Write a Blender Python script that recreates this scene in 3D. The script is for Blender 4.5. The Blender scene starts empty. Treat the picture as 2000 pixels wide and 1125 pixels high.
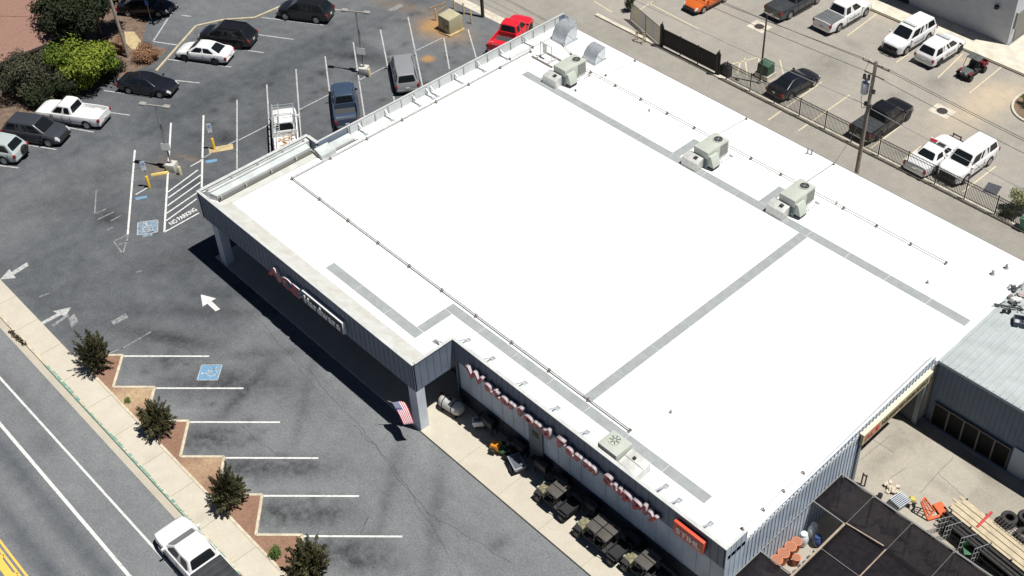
import bpy, bmesh, math, random
import numpy as np
from mathutils import Vector, Matrix

rad = math.radians
random.seed(11)
SC = bpy.context.scene
COL = SC.collection

# ------------------------------------------------------------------ camera
CF, CYAW, CPIT, CROLL, CPX, CPY, CH = 2428.26, rad(136.036), rad(41.2215), rad(1.016), 1109.76, 482.37, 56.0
_fw = Vector((math.cos(CPIT) * math.cos(CYAW), math.cos(CPIT) * math.sin(CYAW), -math.sin(CPIT)))
_rt = Vector((math.sin(CYAW), -math.cos(CYAW), 0))
_dn = _fw.cross(_rt)
_r2 = math.cos(CROLL) * _rt + math.sin(CROLL) * _dn
_d2 = -math.sin(CROLL) * _rt + math.cos(CROLL) * _dn
cam_data = bpy.data.cameras.new('camera')
cam = bpy.data.objects.new('camera', cam_data)
COL.objects.link(cam)
M = Matrix.Identity(4)
for i in range(3):
    M[i][0] = _r2[i]; M[i][1] = -_d2[i]; M[i][2] = -_fw[i]
M[2][3] = CH
cam.matrix_world = M
cam_data.sensor_fit = 'HORIZONTAL'
cam_data.sensor_width = 36.0
cam_data.lens = CF / 2000 * 36.0
cam_data.shift_x = (1000 - CPX) / 2000
cam_data.shift_y = (CPY - 562.5) / 2000
cam_data.clip_start = 0.5
cam_data.clip_end = 1500
SC.camera = cam

# ------------------------------------------------------------------ light
SUN_AZ, SUN_EL = rad(23.5), rad(69.5)          # direction towards the sun
world = bpy.data.worlds.new('World'); SC.world = world
world.use_nodes = True
wn = world.node_tree
sky = wn.nodes.new('ShaderNodeTexSky'); sky.sky_type = 'NISHITA'; sky.sun_disc = False
sky.sun_elevation = SUN_EL; sky.sun_rotation = rad(90) - SUN_AZ
bg = wn.nodes['Background']; bg.inputs['Strength'].default_value = 0.05
sky.altitude = 4000; sky.air_density = 0.6; sky.dust_density = 0.2
wn.links.new(sky.outputs['Color'], bg.inputs['Color'])
sd = bpy.data.lights.new('sun', 'SUN'); sd.energy = 5.0; sd.angle = rad(0.53); sd.color = (1.0, 0.975, 0.93)
sun = bpy.data.objects.new('sun', sd); COL.objects.link(sun)
sv = Vector((math.cos(SUN_EL) * math.cos(SUN_AZ), math.cos(SUN_EL) * math.sin(SUN_AZ), math.sin(SUN_EL)))
sun.rotation_euler = sv.to_track_quat('Z', 'Y').to_euler()
sun.location = (0, 0, 90)
SC.view_settings.view_transform = 'Standard'
SC.view_settings.look = 'None'
SC.view_settings.gamma = 1.0
SC.view_settings.exposure = 0.12
SC.cycles.max_bounces = 6
SC.cycles.diffuse_bounces = 2
SC.cycles.transparent_max_bounces = 12

# ------------------------------------------------------------------ measuring helpers (survey of the ground from the photo)
def ray(px, py):
    return _r2 * ((px - CPX) / CF) + _d2 * ((py - CPY) / CF) + _fw
def G(px, py, z=0.0):
    d = ray(px, py); t = (z - CH) / d.z
    return Vector((d.x * t, d.y * t, z))
def PY(px, py, Y):
    d = ray(px, py); t = Y / d.y
    return Vector((d.x * t, Y, CH + d.z * t))

# ------------------------------------------------------------------ materials
MATS = {}
def mat(name, col, rough=0.6, metal=0.0, var=0.0, sc=4.0, bump=0.0, spec=0.5, col2=None, detail=4.0, coat=0.0):
    if name in MATS: return MATS[name]
    m = bpy.data.materials.new(name); m.use_nodes = True
    nt = m.node_tree; b = nt.nodes['Principled BSDF']
    b.inputs['Roughness'].default_value = rough; b.inputs['Metallic'].default_value = metal
    b.inputs['Specular IOR Level'].default_value = spec
    b.inputs['Coat Weight'].default_value = coat
    b.inputs['Base Color'].default_value = (*col, 1)
    if var or col2 or bump:
        tc = nt.nodes.new('ShaderNodeTexCoord')
        nz = nt.nodes.new('ShaderNodeTexNoise'); nz.inputs['Scale'].default_value = sc
        nz.inputs['Detail'].default_value = detail; nz.inputs['Roughness'].default_value = 0.65
        nt.links.new(tc.outputs['Object'], nz.inputs['Vector'])
        if var or col2:
            cr = nt.nodes.new('ShaderNodeValToRGB')
            c1 = tuple(c * (1 - var) for c in col); c2 = col2 or tuple(min(1, c * (1 + var)) for c in col)
            cr.color_ramp.elements[0].position = 0.32; cr.color_ramp.elements[1].position = 0.68
            cr.color_ramp.elements[0].color = (*c1, 1); cr.color_ramp.elements[1].color = (*c2, 1)
            nt.links.new(nz.outputs['Fac'], cr.inputs['Fac']); nt.links.new(cr.outputs['Color'], b.inputs['Base Color'])
        if bump:
            bp = nt.nodes.new('ShaderNodeBump'); bp.inputs['Strength'].default_value = bump; bp.inputs['Distance'].default_value = 0.03
            nt.links.new(nz.outputs['Fac'], bp.inputs['Height']); nt.links.new(bp.outputs['Normal'], b.inputs['Normal'])
    MATS[name] = m
    return m

def ground_mat(name, dark, light, stain_col=(0.02, 0.02, 0.022), grain=0.35, blot=0.25, soil=None, rough=0.9, jitter=0.35):
    """asphalt / concrete: fine grain, wide blotches, and the point attributes dust (0..1, dark to light), stain and soil"""
    m = bpy.data.materials.new(name); m.use_nodes = True
    nt = m.node_tree; L = nt.links.new; b = nt.nodes['Principled BSDF']; b.inputs['Roughness'].default_value = rough
    b.inputs['Specular IOR Level'].default_value = 0.25
    tc = nt.nodes.new('ShaderNodeTexCoord')
    def noise(s, d, r=0.6):
        n = nt.nodes.new('ShaderNodeTexNoise'); n.inputs['Scale'].default_value = s; n.inputs['Detail'].default_value = d
        n.inputs['Roughness'].default_value = r; L(tc.outputs['Object'], n.inputs['Vector']); return n.outputs['Fac']
    def mth(op, a, bb, clamp=False):
        n = nt.nodes.new('ShaderNodeMath'); n.operation = op; n.use_clamp = clamp
        for i, v in enumerate((a, bb)):
            if isinstance(v, (int, float)): n.inputs[i].default_value = v
            else: L(v, n.inputs[i])
        return n.outputs[0]
    def attr(a):
        n = nt.nodes.new('ShaderNodeAttribute'); n.attribute_name = a; return n.outputs['Fac']
    def mix(f, c1, c2):
        n = nt.nodes.new('ShaderNodeMix'); n.data_type = 'RGBA'
        if isinstance(f, (int, float)): n.inputs[0].default_value = f
        else: L(f, n.inputs[0])
        for i, c in ((6, c1), (7, c2)):
            if isinstance(c, tuple): n.inputs[i].default_value = (*c, 1)
            else: L(c, n.inputs[i])
        return n.outputs[2]
    wide = noise(0.16, 5, 0.62); mid = noise(1.1, 5, 0.65); fine = noise(7.0, 3, 0.9); tiny = noise(15.0, 3, 0.9)
    d = mth('ADD', attr('dust'), mth('MULTIPLY', mth('SUBTRACT', wide, 0.5), blot * 3.0))
    d = mth('ADD', d, mth('MULTIPLY', mth('SUBTRACT', mid, 0.5), jitter * 1.6), True)
    c = mix(d, dark, light)
    if soil:
        sf = mth('MULTIPLY', attr('soil'), mth('ADD', 0.35, mth('MULTIPLY', mid, 1.3)), True)
        c = mix(sf, c, soil)
    st = mth('MULTIPLY', attr('stain'), mth('ADD', -0.25, mth('MULTIPLY', noise(1.8, 5, 0.7), 2.3)), True)
    c = mix(mth('MULTIPLY', st, 0.85), c, stain_col)
    g = mth('ADD', mth('MULTIPLY', fine, 0.45), mth('MULTIPLY', tiny, 0.55))
    g = mth('ADD', 1.0, mth('MULTIPLY', mth('SUBTRACT', g, 0.5), grain * 8.0))
    g = mth('MAXIMUM', g, 0.25)
    n = nt.nodes.new('ShaderNodeVectorMath'); n.operation = 'SCALE'; L(c, n.inputs[0]); L(g, n.inputs['Scale'])
    L(n.outputs[0], b.inputs['Base Color'])
    bp = nt.nodes.new('ShaderNodeBump'); bp.inputs['Strength'].default_value = 0.35; bp.inputs['Distance'].default_value = 0.01
    L(tiny, bp.inputs['Height']); L(bp.outputs['Normal'], b.inputs['Normal'])
    return m

def paint_mat(name, col, under, wear=0.5):
    m = bpy.data.materials.new(name); m.use_nodes = True
    nt = m.node_tree; L = nt.links.new; b = nt.nodes['Principled BSDF']; b.inputs['Roughness'].default_value = 0.75
    tc = nt.nodes.new('ShaderNodeTexCoord'); nz = nt.nodes.new('ShaderNodeTexNoise')
    nz.inputs['Scale'].default_value = 5; nz.inputs['Detail'].default_value = 6; nz.inputs['Roughness'].default_value = 0.8
    L(tc.outputs['Object'], nz.inputs['Vector'])
    cr = nt.nodes.new('ShaderNodeValToRGB'); e = cr.color_ramp.elements
    e[0].position = max(0.0, wear - 0.12); e[1].position = wear + 0.08
    e[0].color = (*under, 1); e[1].color = (*col, 1)
    L(nz.outputs['Fac'], cr.inputs['Fac']); L(cr.outputs['Color'], b.inputs['Base Color'])
    return m

def leaf_mat(name, c1, c2, sc=1.2):
    m = bpy.data.materials.new(name); m.use_nodes = True
    nt = m.node_tree; L = nt.links.new; b = nt.nodes['Principled BSDF']; b.inputs['Roughness'].default_value = 0.65
    b.inputs['Specular IOR Level'].default_value = 0.2
    at = nt.nodes.new('ShaderNodeAttribute'); at.attribute_name = 'tint'
    cr = nt.nodes.new('ShaderNodeValToRGB'); cr.color_ramp.elements[0].color = (*c1, 1); cr.color_ramp.elements[1].color = (*c2, 1)
    L(at.outputs['Fac'], cr.inputs['Fac']); L(cr.outputs['Color'], b.inputs['Base Color'])
    tr = nt.nodes.new('ShaderNodeBsdfTranslucent'); L(cr.outputs['Color'], tr.inputs['Color'])
    mx = nt.nodes.new('ShaderNodeMixShader'); mx.inputs[0].default_value = 0.22
    out = nt.nodes['Material Output']
    L(b.outputs[0], mx.inputs[1]); L(tr.outputs[0], mx.inputs[2]); L(mx.outputs[0], out.inputs['Surface'])
    return m

# ------------------------------------------------------------------ mesh builder
class MB:
    def __init__(s): s.v = []; s.f = []; s.mi = []
    def add(s, vs, fs, mi=0):
        o = len(s.v); s.v += [tuple(v) for v in vs]
        for f in fs: s.f.append([i + o for i in f]); s.mi.append(mi)
        return s
    def box(s, x0, y0, z0, x1, y1, z1, mi=0):
        v = [(x0, y0, z0), (x1, y0, z0), (x1, y1, z0), (x0, y1, z0), (x0, y0, z1), (x1, y0, z1), (x1, y1, z1), (x0, y1, z1)]
        return s.add(v, [(0, 3, 2, 1), (4, 5, 6, 7), (0, 1, 5, 4), (1, 2, 6, 5), (2, 3, 7, 6), (3, 0, 4, 7)], mi)
    def hexa(s, b4, t4, mi=0):
        return s.add(list(b4) + list(t4), [(0, 3, 2, 1), (4, 5, 6, 7), (0, 1, 5, 4), (1, 2, 6, 5), (2, 3, 7, 6), (3, 0, 4, 7)], mi)
    def obox(s, c, size, rz=0.0, rx=0.0, ry=0.0, mi=0):
        Mx = Matrix.Translation(c) @ Matrix.Rotation(rz, 4, 'Z') @ Matrix.Rotation(ry, 4, 'Y') @ Matrix.Rotation(rx, 4, 'X')
        a, b, h = size[0] / 2, size[1] / 2, size[2] / 2
        v = [Mx @ Vector(q) for q in ((-a, -b, -h), (a, -b, -h), (a, b, -h), (-a, b, -h), (-a, -b, h), (a, -b, h), (a, b, h), (-a, b, h))]
        return s.add(v, [(0, 3, 2, 1), (4, 5, 6, 7), (0, 1, 5, 4), (1, 2, 6, 5), (2, 3, 7, 6), (3, 0, 4, 7)], mi)
    def tube(s, p, q, r, n=8, r2=None, mi=0, cap=True):
        p = Vector(p); q = Vector(q); r2 = r if r2 is None else r2
        d = (q - p); z = d.normalized() if d.length else Vector((0, 0, 1))
        x = z.orthogonal().normalized(); y = z.cross(x)
        vs = []
        for c, rr in ((p, r), (q, r2)):
            for i in range(n):
                a = 2 * math.pi * i / n; vs.append(c + (x * math.cos(a) + y * math.sin(a)) * rr)
        fs = [(i, (i + 1) % n, n + (i + 1) % n, n + i) for i in range(n)]
        if cap: fs += [tuple(range(n - 1, -1, -1)), tuple(range(n, 2 * n))]
        return s.add(vs, fs, mi)
    def path(s, pts, r, n=6, mi=0):
        for a, b in zip(pts, pts[1:]): s.tube(a, b, r, n, mi=mi)
        return s
    def bar(s, p, q, w, h, mi=0):
        """bar of width w (horizontal) and height h between two points"""
        p = Vector(p); q = Vector(q); d = (q - p).normalized()
        up = Vector((0, 0, 1)) if abs(d.z) < 0.95 else Vector((1, 0, 0))
        x = d.cross(up).normalized() * (w / 2); y = x.cross(d).normalized() * (h / 2)
        return s.hexa([p - x - y, p + x - y, p + x + y, p - x + y], [q - x - y, q + x - y, q + x + y, q - x + y], mi)
    def prism(s, pts, z0, z1, mi=0):
        n = len(pts)
        vs = [(p[0], p[1], z0) for p in pts] + [(p[0], p[1], z1) for p in pts]
        return s.add(vs, [tuple(range(n - 1, -1, -1)), tuple(range(n, 2 * n))] + [(i, (i + 1) % n, n + (i + 1) % n, n + i) for i in range(n)], mi)
    def sheet(s, pts, z, mi=0):
        return s.add([(p[0], p[1], z) for p in pts], [tuple(range(len(pts)))], mi)
    def lathe(s, prof, n=16, Mx=None, mi=0):
        Mx = Mx or Matrix.Identity(4); vs = []
        for r, z in prof:
            for i in range(n):
                a = 2 * math.pi * i / n; vs.append(Mx @ Vector((r * math.cos(a), r * math.sin(a), z)))
        fs = []
        for j in range(len(prof) - 1):
            for i in range(n):
                fs.append((j * n + i, j * n + (i + 1) % n, (j + 1) * n + (i + 1) % n, (j + 1) * n + i))
        fs.append(tuple(range(n - 1, -1, -1))); k = (len(prof) - 1) * n; fs.append(tuple(range(k, k + n)))
        return s.add(vs, fs, mi)
    def mesh(s, name, mats, bevel=0.0, smooth=False, seg=2, sharp=35):
        me = bpy.data.meshes.new(name); me.from_pydata(s.v, [], s.f)
        if not isinstance(mats, (list, tuple)): mats = [mats]
        for m in mats: me.materials.append(m)
        me.polygons.foreach_set('material_index', s.mi)
        bm = bmesh.new(); bm.from_mesh(me)
        bmesh.ops.remove_doubles(bm, verts=bm.verts, dist=1e-5) if smooth or bevel else None
        bmesh.ops.recalc_face_normals(bm, faces=bm.faces)
        if bevel:
            ed = [e for e in bm.edges if len(e.link_faces) == 2 and e.calc_face_angle(0) > rad(30)]
            bmesh.ops.bevel(bm, geom=ed, offset=bevel, segments=seg, affect='EDGES', profile=0.6, clamp_overlap=True)
        bm.to_mesh(me); bm.free()
        if smooth or bevel:
            me.polygons.foreach_set('use_smooth', [True] * len(me.polygons)); me.set_sharp_from_angle(angle=rad(sharp))
        me.update()
        return me
    def build(s, name, mats, parent=None, **k):
        o = bpy.data.objects.new(name, s.mesh(name, mats, **k)); COL.objects.link(o)
        if parent: o.parent = parent
        return o

def tag(o, label=None, cat=None, group=None, kind=None):
    if label: o['label'] = label
    if cat: o['category'] = cat
    if group: o['group'] = group
    if kind: o['kind'] = kind
    return o
def thing(name, label, cat, loc=(0, 0, 0), rz=0.0, group=None):
    o = bpy.data.objects.new(name, None); COL.objects.link(o)
    o.empty_display_size = 0.3
    o.location = loc; o.rotation_euler = (0, 0, rz)
    return tag(o, label, cat, group)
def kids(o): return [c for c in bpy.data.objects if c.parent == o]
def dup(root, loc, rz=None, label=None, group=None, scale=None):
    r = root.copy(); COL.objects.link(r); r.location = loc
    if rz is not None: r.rotation_euler = (0, 0, rz)
    if scale: r.scale = (scale,) * 3
    if label: r['label'] = label
    if group: r['group'] = group
    for ch in list(root.children):
        c = ch.copy(); COL.objects.link(c); c.parent = r
        for g in ch.children:
            d = g.copy(); COL.objects.link(d); d.parent = c
    return r
def structure(mb, name, m, **k):
    return tag(mb.build(name, m, **k), kind='structure')

def text_mesh(txt, size, depth, name='letter', bold=0.0):
    cu = bpy.data.curves.new('lettering', 'FONT'); cu.body = txt; cu.size = size; cu.extrude = depth / 2
    cu.offset = bold; cu.resolution_u = 3
    o = bpy.data.objects.new('lettering', cu); COL.objects.link(o)
    dg = bpy.context.evaluated_depsgraph_get(); dg.update()
    me = bpy.data.meshes.new_from_object(o.evaluated_get(dg), depsgraph=dg)
    me.name = name
    bpy.data.objects.remove(o); bpy.data.curves.remove(cu)
    return me

def grid_sheet(name, x0, x1, y0, y1, z, step, m, fn):
    nx = int(round((x1 - x0) / step)); ny = int(round((y1 - y0) / step))
    X, Y = np.meshgrid(np.linspace(x0, x1, nx + 1), np.linspace(y0, y1, ny + 1))
    n = (nx + 1) * (ny + 1)
    co = np.stack([X.ravel(), Y.ravel(), np.full(n, z)], 1)
    i = np.arange(ny)[:, None] * (nx + 1) + np.arange(nx)[None, :]
    fs = np.stack([i, i + 1, i + nx + 2, i + nx + 1], -1).reshape(-1, 4)
    me = bpy.data.meshes.new(name); me.from_pydata(co.tolist(), [], fs.tolist()); me.materials.append(m)
    for k, a in fn(X.ravel(), Y.ravel()).items():
        at = me.attributes.new(k, 'FLOAT', 'POINT'); at.data.foreach_set('value', np.clip(a, 0, 1).astype(np.float32))
    o = bpy.data.objects.new(name, me); COL.objects.link(o)
    return tag(o, kind='structure')
def blob(X, Y, c, rx, ry, ang=0.0, sharp=2.0):
    dx, dy = X - c[0], Y - c[1]; ca, sa = math.cos(ang), math.sin(ang)
    u = (dx * ca + dy * sa) / rx; v = (-dx * sa + dy * ca) / ry
    return np.exp(-(u * u + v * v) ** (sharp / 2) * 0.9)
def sstep(a, b, x):
    t = np.clip((x - a) / (b - a), 0, 1); return t * t * (3 - 2 * t)
# ================================================================== GROUND
PAINT = paint_mat('white_road_paint', (0.70, 0.70, 0.67), (0.26, 0.26, 0.26), 0.43)
PAINT_OLD = paint_mat('worn_white_paint', (0.50, 0.50, 0.49), (0.16, 0.165, 0.17), 0.46)
PAINT_GHOST = paint_mat('faded_white_paint', (0.36, 0.36, 0.36), (0.12, 0.12, 0.125), 0.53)
PAINT_YEL = paint_mat('yellow_road_paint', (0.85, 0.50, 0.09), (0.45, 0.28, 0.10), 0.34)
PAINT_BLUE = paint_mat('blue_parking_paint', (0.14, 0.32, 0.50), (0.17, 0.22, 0.27), 0.47)
PAINT_BLUE_OLD = paint_mat('faded_blue_paint', (0.26, 0.38, 0.48), (0.13, 0.14, 0.155), 0.52)
PAINT_GREEN = paint_mat('faded_green_kerb_paint', (0.13, 0.30, 0.25), (0.42, 0.42, 0.33), 0.47)
PAINT_TAN = paint_mat('faint_cream_paint', (0.62, 0.54, 0.36), (0.36, 0.31, 0.24), 0.42)

M_LOT = ground_mat('lot_asphalt', (0.050, 0.056, 0.065), (0.215, 0.223, 0.229), soil=(0.38, 0.22, 0.09), grain=0.36, blot=0.19, jitter=.38)
M_ROAD = ground_mat('road_asphalt', (0.064, 0.072, 0.085), (0.245, 0.250, 0.252), grain=0.30, blot=0.14)
M_ALLEY = ground_mat('alley_asphalt', (0.165, 0.156, 0.142), (0.41, 0.378, 0.326), soil=(0.54, 0.43, 0.30), grain=0.20, blot=0.18)
M_CONC = ground_mat('concrete', (0.38, 0.345, 0.275), (0.63, 0.58, 0.48), stain_col=(0.16, 0.14, 0.11), grain=0.09, blot=0.18)
M_YARD = ground_mat('yard_concrete', (0.26, 0.238, 0.195), (0.51, 0.466, 0.392), stain_col=(0.12, 0.10, 0.08), grain=0.14, blot=0.20)
M_SOIL = ground_mat('planter_soil', (0.165, 0.083, 0.055), (0.38, 0.235, 0.165), stain_col=(0.55, 0.42, 0.25), grain=0.34, blot=0.25)
M_BASE = ground_mat('dusty_ground', (0.15, 0.14, 0.12), (0.30, 0.27, 0.22), grain=0.2)
M_KERB = mat('kerb_concrete', (0.56, 0.49, 0.37), 0.9, var=0.22, sc=3.0)

def flat(X, Y, v=0.5):
    return {'dust': np.full(X.shape, v), 'stain': np.zeros(X.shape), 'soil': np.zeros(X.shape)}
grid_sheet('ground', -320, 240, -180, 380, -0.02, 20, M_BASE, lambda X, Y: flat(X, Y))

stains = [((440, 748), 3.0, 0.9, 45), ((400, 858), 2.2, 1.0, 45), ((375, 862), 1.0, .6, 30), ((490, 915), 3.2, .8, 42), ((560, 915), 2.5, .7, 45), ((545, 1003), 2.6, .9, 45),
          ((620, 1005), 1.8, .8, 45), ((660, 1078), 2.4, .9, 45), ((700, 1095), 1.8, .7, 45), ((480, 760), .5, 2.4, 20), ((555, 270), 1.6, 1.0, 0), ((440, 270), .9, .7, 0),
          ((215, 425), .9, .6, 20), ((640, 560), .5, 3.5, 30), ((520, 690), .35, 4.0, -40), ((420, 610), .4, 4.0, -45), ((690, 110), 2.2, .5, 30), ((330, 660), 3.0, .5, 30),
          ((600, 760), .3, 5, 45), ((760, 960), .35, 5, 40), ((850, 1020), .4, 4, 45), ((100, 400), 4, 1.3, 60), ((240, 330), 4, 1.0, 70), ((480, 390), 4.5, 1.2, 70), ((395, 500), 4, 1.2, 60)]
def lot_fn(X, Y):
    d = 0.50 * sstep(-66, -44, X - 0.25 * (Y - 20)) * (1 - sstep(26, 42, Y)) + 0.30
    d += 0.22 * sstep(36, 60, Y) * (1 - sstep(-72, -62, X))
    d += 0.30 * blob(X, Y, G(10, 430), 3.5, 7, 0) + 0.18 * blob(X, Y, G(380, 20), 5, 5)
    d += 0.16 * blob(X, Y, G(255, 330), 1.5, 9, rad(70)) + 0.12 * (1 - sstep(15.2, 16.6, Y))
    for i in range(7):                       # dusty strip along the zigzag kerb
        c = (-57.3 + 3.83 * i + 1.0, 17.0); d += 0.25 * blob(X, Y, c, .7, 1.6, rad(-42))
    lane = np.exp(-((Y - 23.8) / 1.1) ** 2) * sstep(-70, -60, X); d -= 0.12 * lane
    lane = np.exp(-((X + 79.3) / 1.6) ** 2) * sstep(24, 32, Y); d -= 0.10 * lane
    s = np.zeros(X.shape)
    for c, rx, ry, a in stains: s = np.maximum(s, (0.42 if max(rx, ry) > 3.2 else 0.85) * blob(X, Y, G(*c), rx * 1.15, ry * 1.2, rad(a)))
    rg = random.Random(31)
    for k in range(150):                     # oil drips, mostly where engines stand in the bays
        if k < 50: c = (-57.0 + 3.83 * rg.randint(0, 6) + rg.uniform(.4, 2.6), 19.2 + rg.uniform(-1.4, 1.2))
        elif k < 100: c = (rg.uniform(-78, -67), rg.uniform(32, 58))
        else: c = (rg.uniform(-86, -30), rg.uniform(16, 58))
        rr = rg.uniform(.18, .5); x_, y_ = np.abs(X - c[0]) < 1.5, np.abs(Y - c[1]) < 1.5; mk = x_ & y_
        s[mk] = np.maximum(s[mk], rg.uniform(.35, .8) * blob(X[mk], Y[mk], c, rr, rr * rg.uniform(.6, 1.2), rg.random() * 3))
    for k in range(26):                      # patches and worn strips with their own edges
        c = (rg.uniform(-84, -30), rg.uniform(16, 56)); an = rg.choice((0, rad(45), rad(-32), rad(90))); d += rg.uniform(-.16, .14) * blob(X, Y, c, rg.uniform(1.2, 4.5), rg.uniform(.5, 1.4), an, 6)
    for an, yy in ((0, 22.6), (0, 25.0)): d -= .07 * np.exp(-((Y - yy - .25 * np.sin(X * .35)) / .28) ** 2) * sstep(-66, -58, X)
    for xx in (-78.6, -80.6): d -= .07 * np.exp(-((X - xx - .3 * np.sin(Y * .3)) / .28) ** 2)
    so = 0.85 * blob(X, Y, G(846, 48), 1.3, 1.2) + .5 * blob(X, Y, G(875, 66), 2.0, 1.2, 0.5) + .9 * blob(X, Y, G(836, 115), .55, .55, 0, 4) + .22 * blob(X, Y, G(780, 12), 2.5, .8, .4) + .3 * blob(X, Y, G(318, 328), 1.0, .9) + .2 * blob(X, Y, G(375, 310), 1.4, .3, .4)
    return {'dust': d, 'stain': s, 'soil': so}
grid_sheet('lot_asphalt', -118, -18.6, 13.75, 61.0, 0.0, 0.25, M_LOT, lot_fn)
def road_fn(X, Y):
    d = 0.62 - 0.42 * np.exp(-((Y - 8.75) / .55) ** 2) - 0.42 * np.exp(-((Y - 6.75) / .55) ** 2) + 0.1 * np.exp(-((Y - 12.9) / .4) ** 2)
    s = 0.35 * blob(X, Y, G(85, 868), 1.2, .5) + .3 * blob(X, Y, G(30, 760), 2.5, .5)
    return {'dust': d, 'stain': s}
grid_sheet('road', -118, 10, -6, 13.28, -0.004, 0.4, M_ROAD, road_fn)
def alley_fn(X, Y):
    d = 0.50 + 0 * X
    d -= .12 * np.exp(-((Y - 62.5) / 1.6) ** 2) * sstep(-60, -50, X)
    d += .12 * sstep(67.5, 68.5, Y)
    s = np.zeros(X.shape)
    for c, rx, ry, a in [((1350, 200), 1, .6, 0), ((1620, 125), 1.5, 2, 0), ((1250, 155), 2, .3, 10), ((1665, 85), .8, .5, 0), ((1760, 300), .5, .4, 0), ((1750, 190), .7, .7, 0), ((1830, 160), .8, 1.2, 0)]:
        s = np.maximum(s, .35 * blob(X, Y, G(*c), rx, ry, rad(a)))
    so = .6 * blob(X, Y, G(1905, 215), 4.2, 1.6, rad(80)) + .45 * blob(X, Y, G(1950, 180), 2.5, 1.5, rad(40)) + .4 * blob(X, Y, G(1730, 30), 1.5, 1.0) + .35 * blob(X, Y, G(1878, 118), .8, .8)
    return {'dust': d, 'stain': s, 'soil': so}
grid_sheet('alley_asphalt', -118, 12, 61.0, 130, 0.002, 0.5, M_ALLEY, alley_fn)

def conc_fn(X, Y): return {'dust': .55 + 0 * X, 'stain': .0 * X}
# street gutter, kerb, pavement
grid_sheet('gutter', -118, 10, 13.284, 13.72, 0.004, 0.43, M_CONC, lambda X, Y: {'dust': .30 + 0 * X, 'stain': 0 * X})
def walk_fn(X, Y): return {'dust': .62 - .10 * np.sin(X * 1.7) * 0 + 0 * X, 'stain': .25 * blob(X, Y, (-50, 14.5), .4, .3) + .3 * blob(X, Y, (-44.2, 14.3), .4, .5)}
mb = MB().box(-118, 13.72, -0.1, 10, 13.90, 0.125); structure(mb, 'kerb', M_KERB)
sw = grid_sheet('pavement', -118, 10, 13.90, 15.36, 0.128, 0.2, M_CONC, walk_fn)
mb = MB()
for i in range(42):
    x = -118 + 1.55 * 2 * i; mb.box(x, 13.91, 0.10, x + 0.03, 15.35, 0.1315)
structure(mb, 'pavement_joints', mat('joint_dark', (0.30, 0.26, 0.20), 0.9))
g0, g1 = G(85, 715).x, 8
mb = MB().box(g0, 13.712, 0.02, g1, 13.76, 0.1285)
for i in range(220):
    x = g0 + 0.2 + i * .26 + random.random() * .3; mb.box(x, 13.755, 0.1, x + random.uniform(.08, .5), 13.77 + random.uniform(.0, .10) + .05 * (math.sin(i * .23) > .3), 0.1285 + random.random() * .001)
structure(mb, 'green_kerb_paint', PAINT_GREEN)
mb = MB()
for i in range(60):
    a = random.random(); p = G(20 + 30 * a + random.uniform(-4, 4), 648 + 27 * a + random.uniform(-2, 2))
    mb.obox((p.x, p.y, 0.14), (random.uniform(.05, .22), random.uniform(.04, .1), 0.03), random.random() * 3)
tag(mb.build('leaf_litter', mat('dead_leaf', (0.10, 0.075, 0.05), 0.9, var=.4)), kind='stuff')

# planter strip: zigzag kerb, soil, back kerb
tips = [(-58.5 + 3.83 * i, 17.58) for i in range(8)]
inn = [(-58.5 + 3.83 * i + 2.02, 15.80) for i in range(8)]
zz = [(-60.25, 15.80)]
for t, n_ in zip(tips, inn): zz += [t, n_]
mb = MB()
for a, b in zip(zz, zz[1:]):
    mb.bar((a[0], a[1], 0.06), (b[0], b[1], 0.06), 0.16, 0.15)
mb.box(-60.4, 15.37, -0.05, -28, 15.53, 0.136)
structure(mb, 'planter_kerb', M_KERB, bevel=0.015)
mb = MB()
me = bpy.data.meshes.new('planter_soil'); pts = [(zz[0][0], 15.52)] + zz + [(zz[-1][0], 15.52)]
bm = bmesh.new()
for i in range(len(zz) - 1):
    a, b = zz[i], zz[i + 1]; n = 8
    for k in range(n):
        u0, u1 = k / n, (k + 1) / n
        pa = (a[0] + (b[0] - a[0]) * u0, a[1] + (b[1] - a[1]) * u0); pb = (a[0] + (b[0] - a[0]) * u1, a[1] + (b[1] - a[1]) * u1)
        bm.faces.new([bm.verts.new((pa[0], 15.5, .06)), bm.verts.new((pb[0], 15.5, .06)), bm.verts.new((pb[0], pb[1], .075)), bm.verts.new((pa[0], pa[1], .075))])
bmesh.ops.remove_doubles(bm, verts=bm.verts, dist=.001); bmesh.ops.recalc_face_normals(bm, faces=bm.faces)
bm.to_mesh(me); bm.free(); me.materials.append(M_SOIL)
for k, f in (('dust', lambda x, y: .45), ('stain', lambda x, y: .8 * math.exp(-((x + 55) / 1.2) ** 2) + .5 * math.exp(-((x + 47.2) / 1.0) ** 2))):
    at = me.attributes.new(k, 'FLOAT', 'POINT'); at.data.foreach_set('value', [f(v.co.x, v.co.y) for v in me.vertices])
o = bpy.data.objects.new('planter_soil', me); COL.objects.link(o); tag(o, kind='structure')

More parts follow.
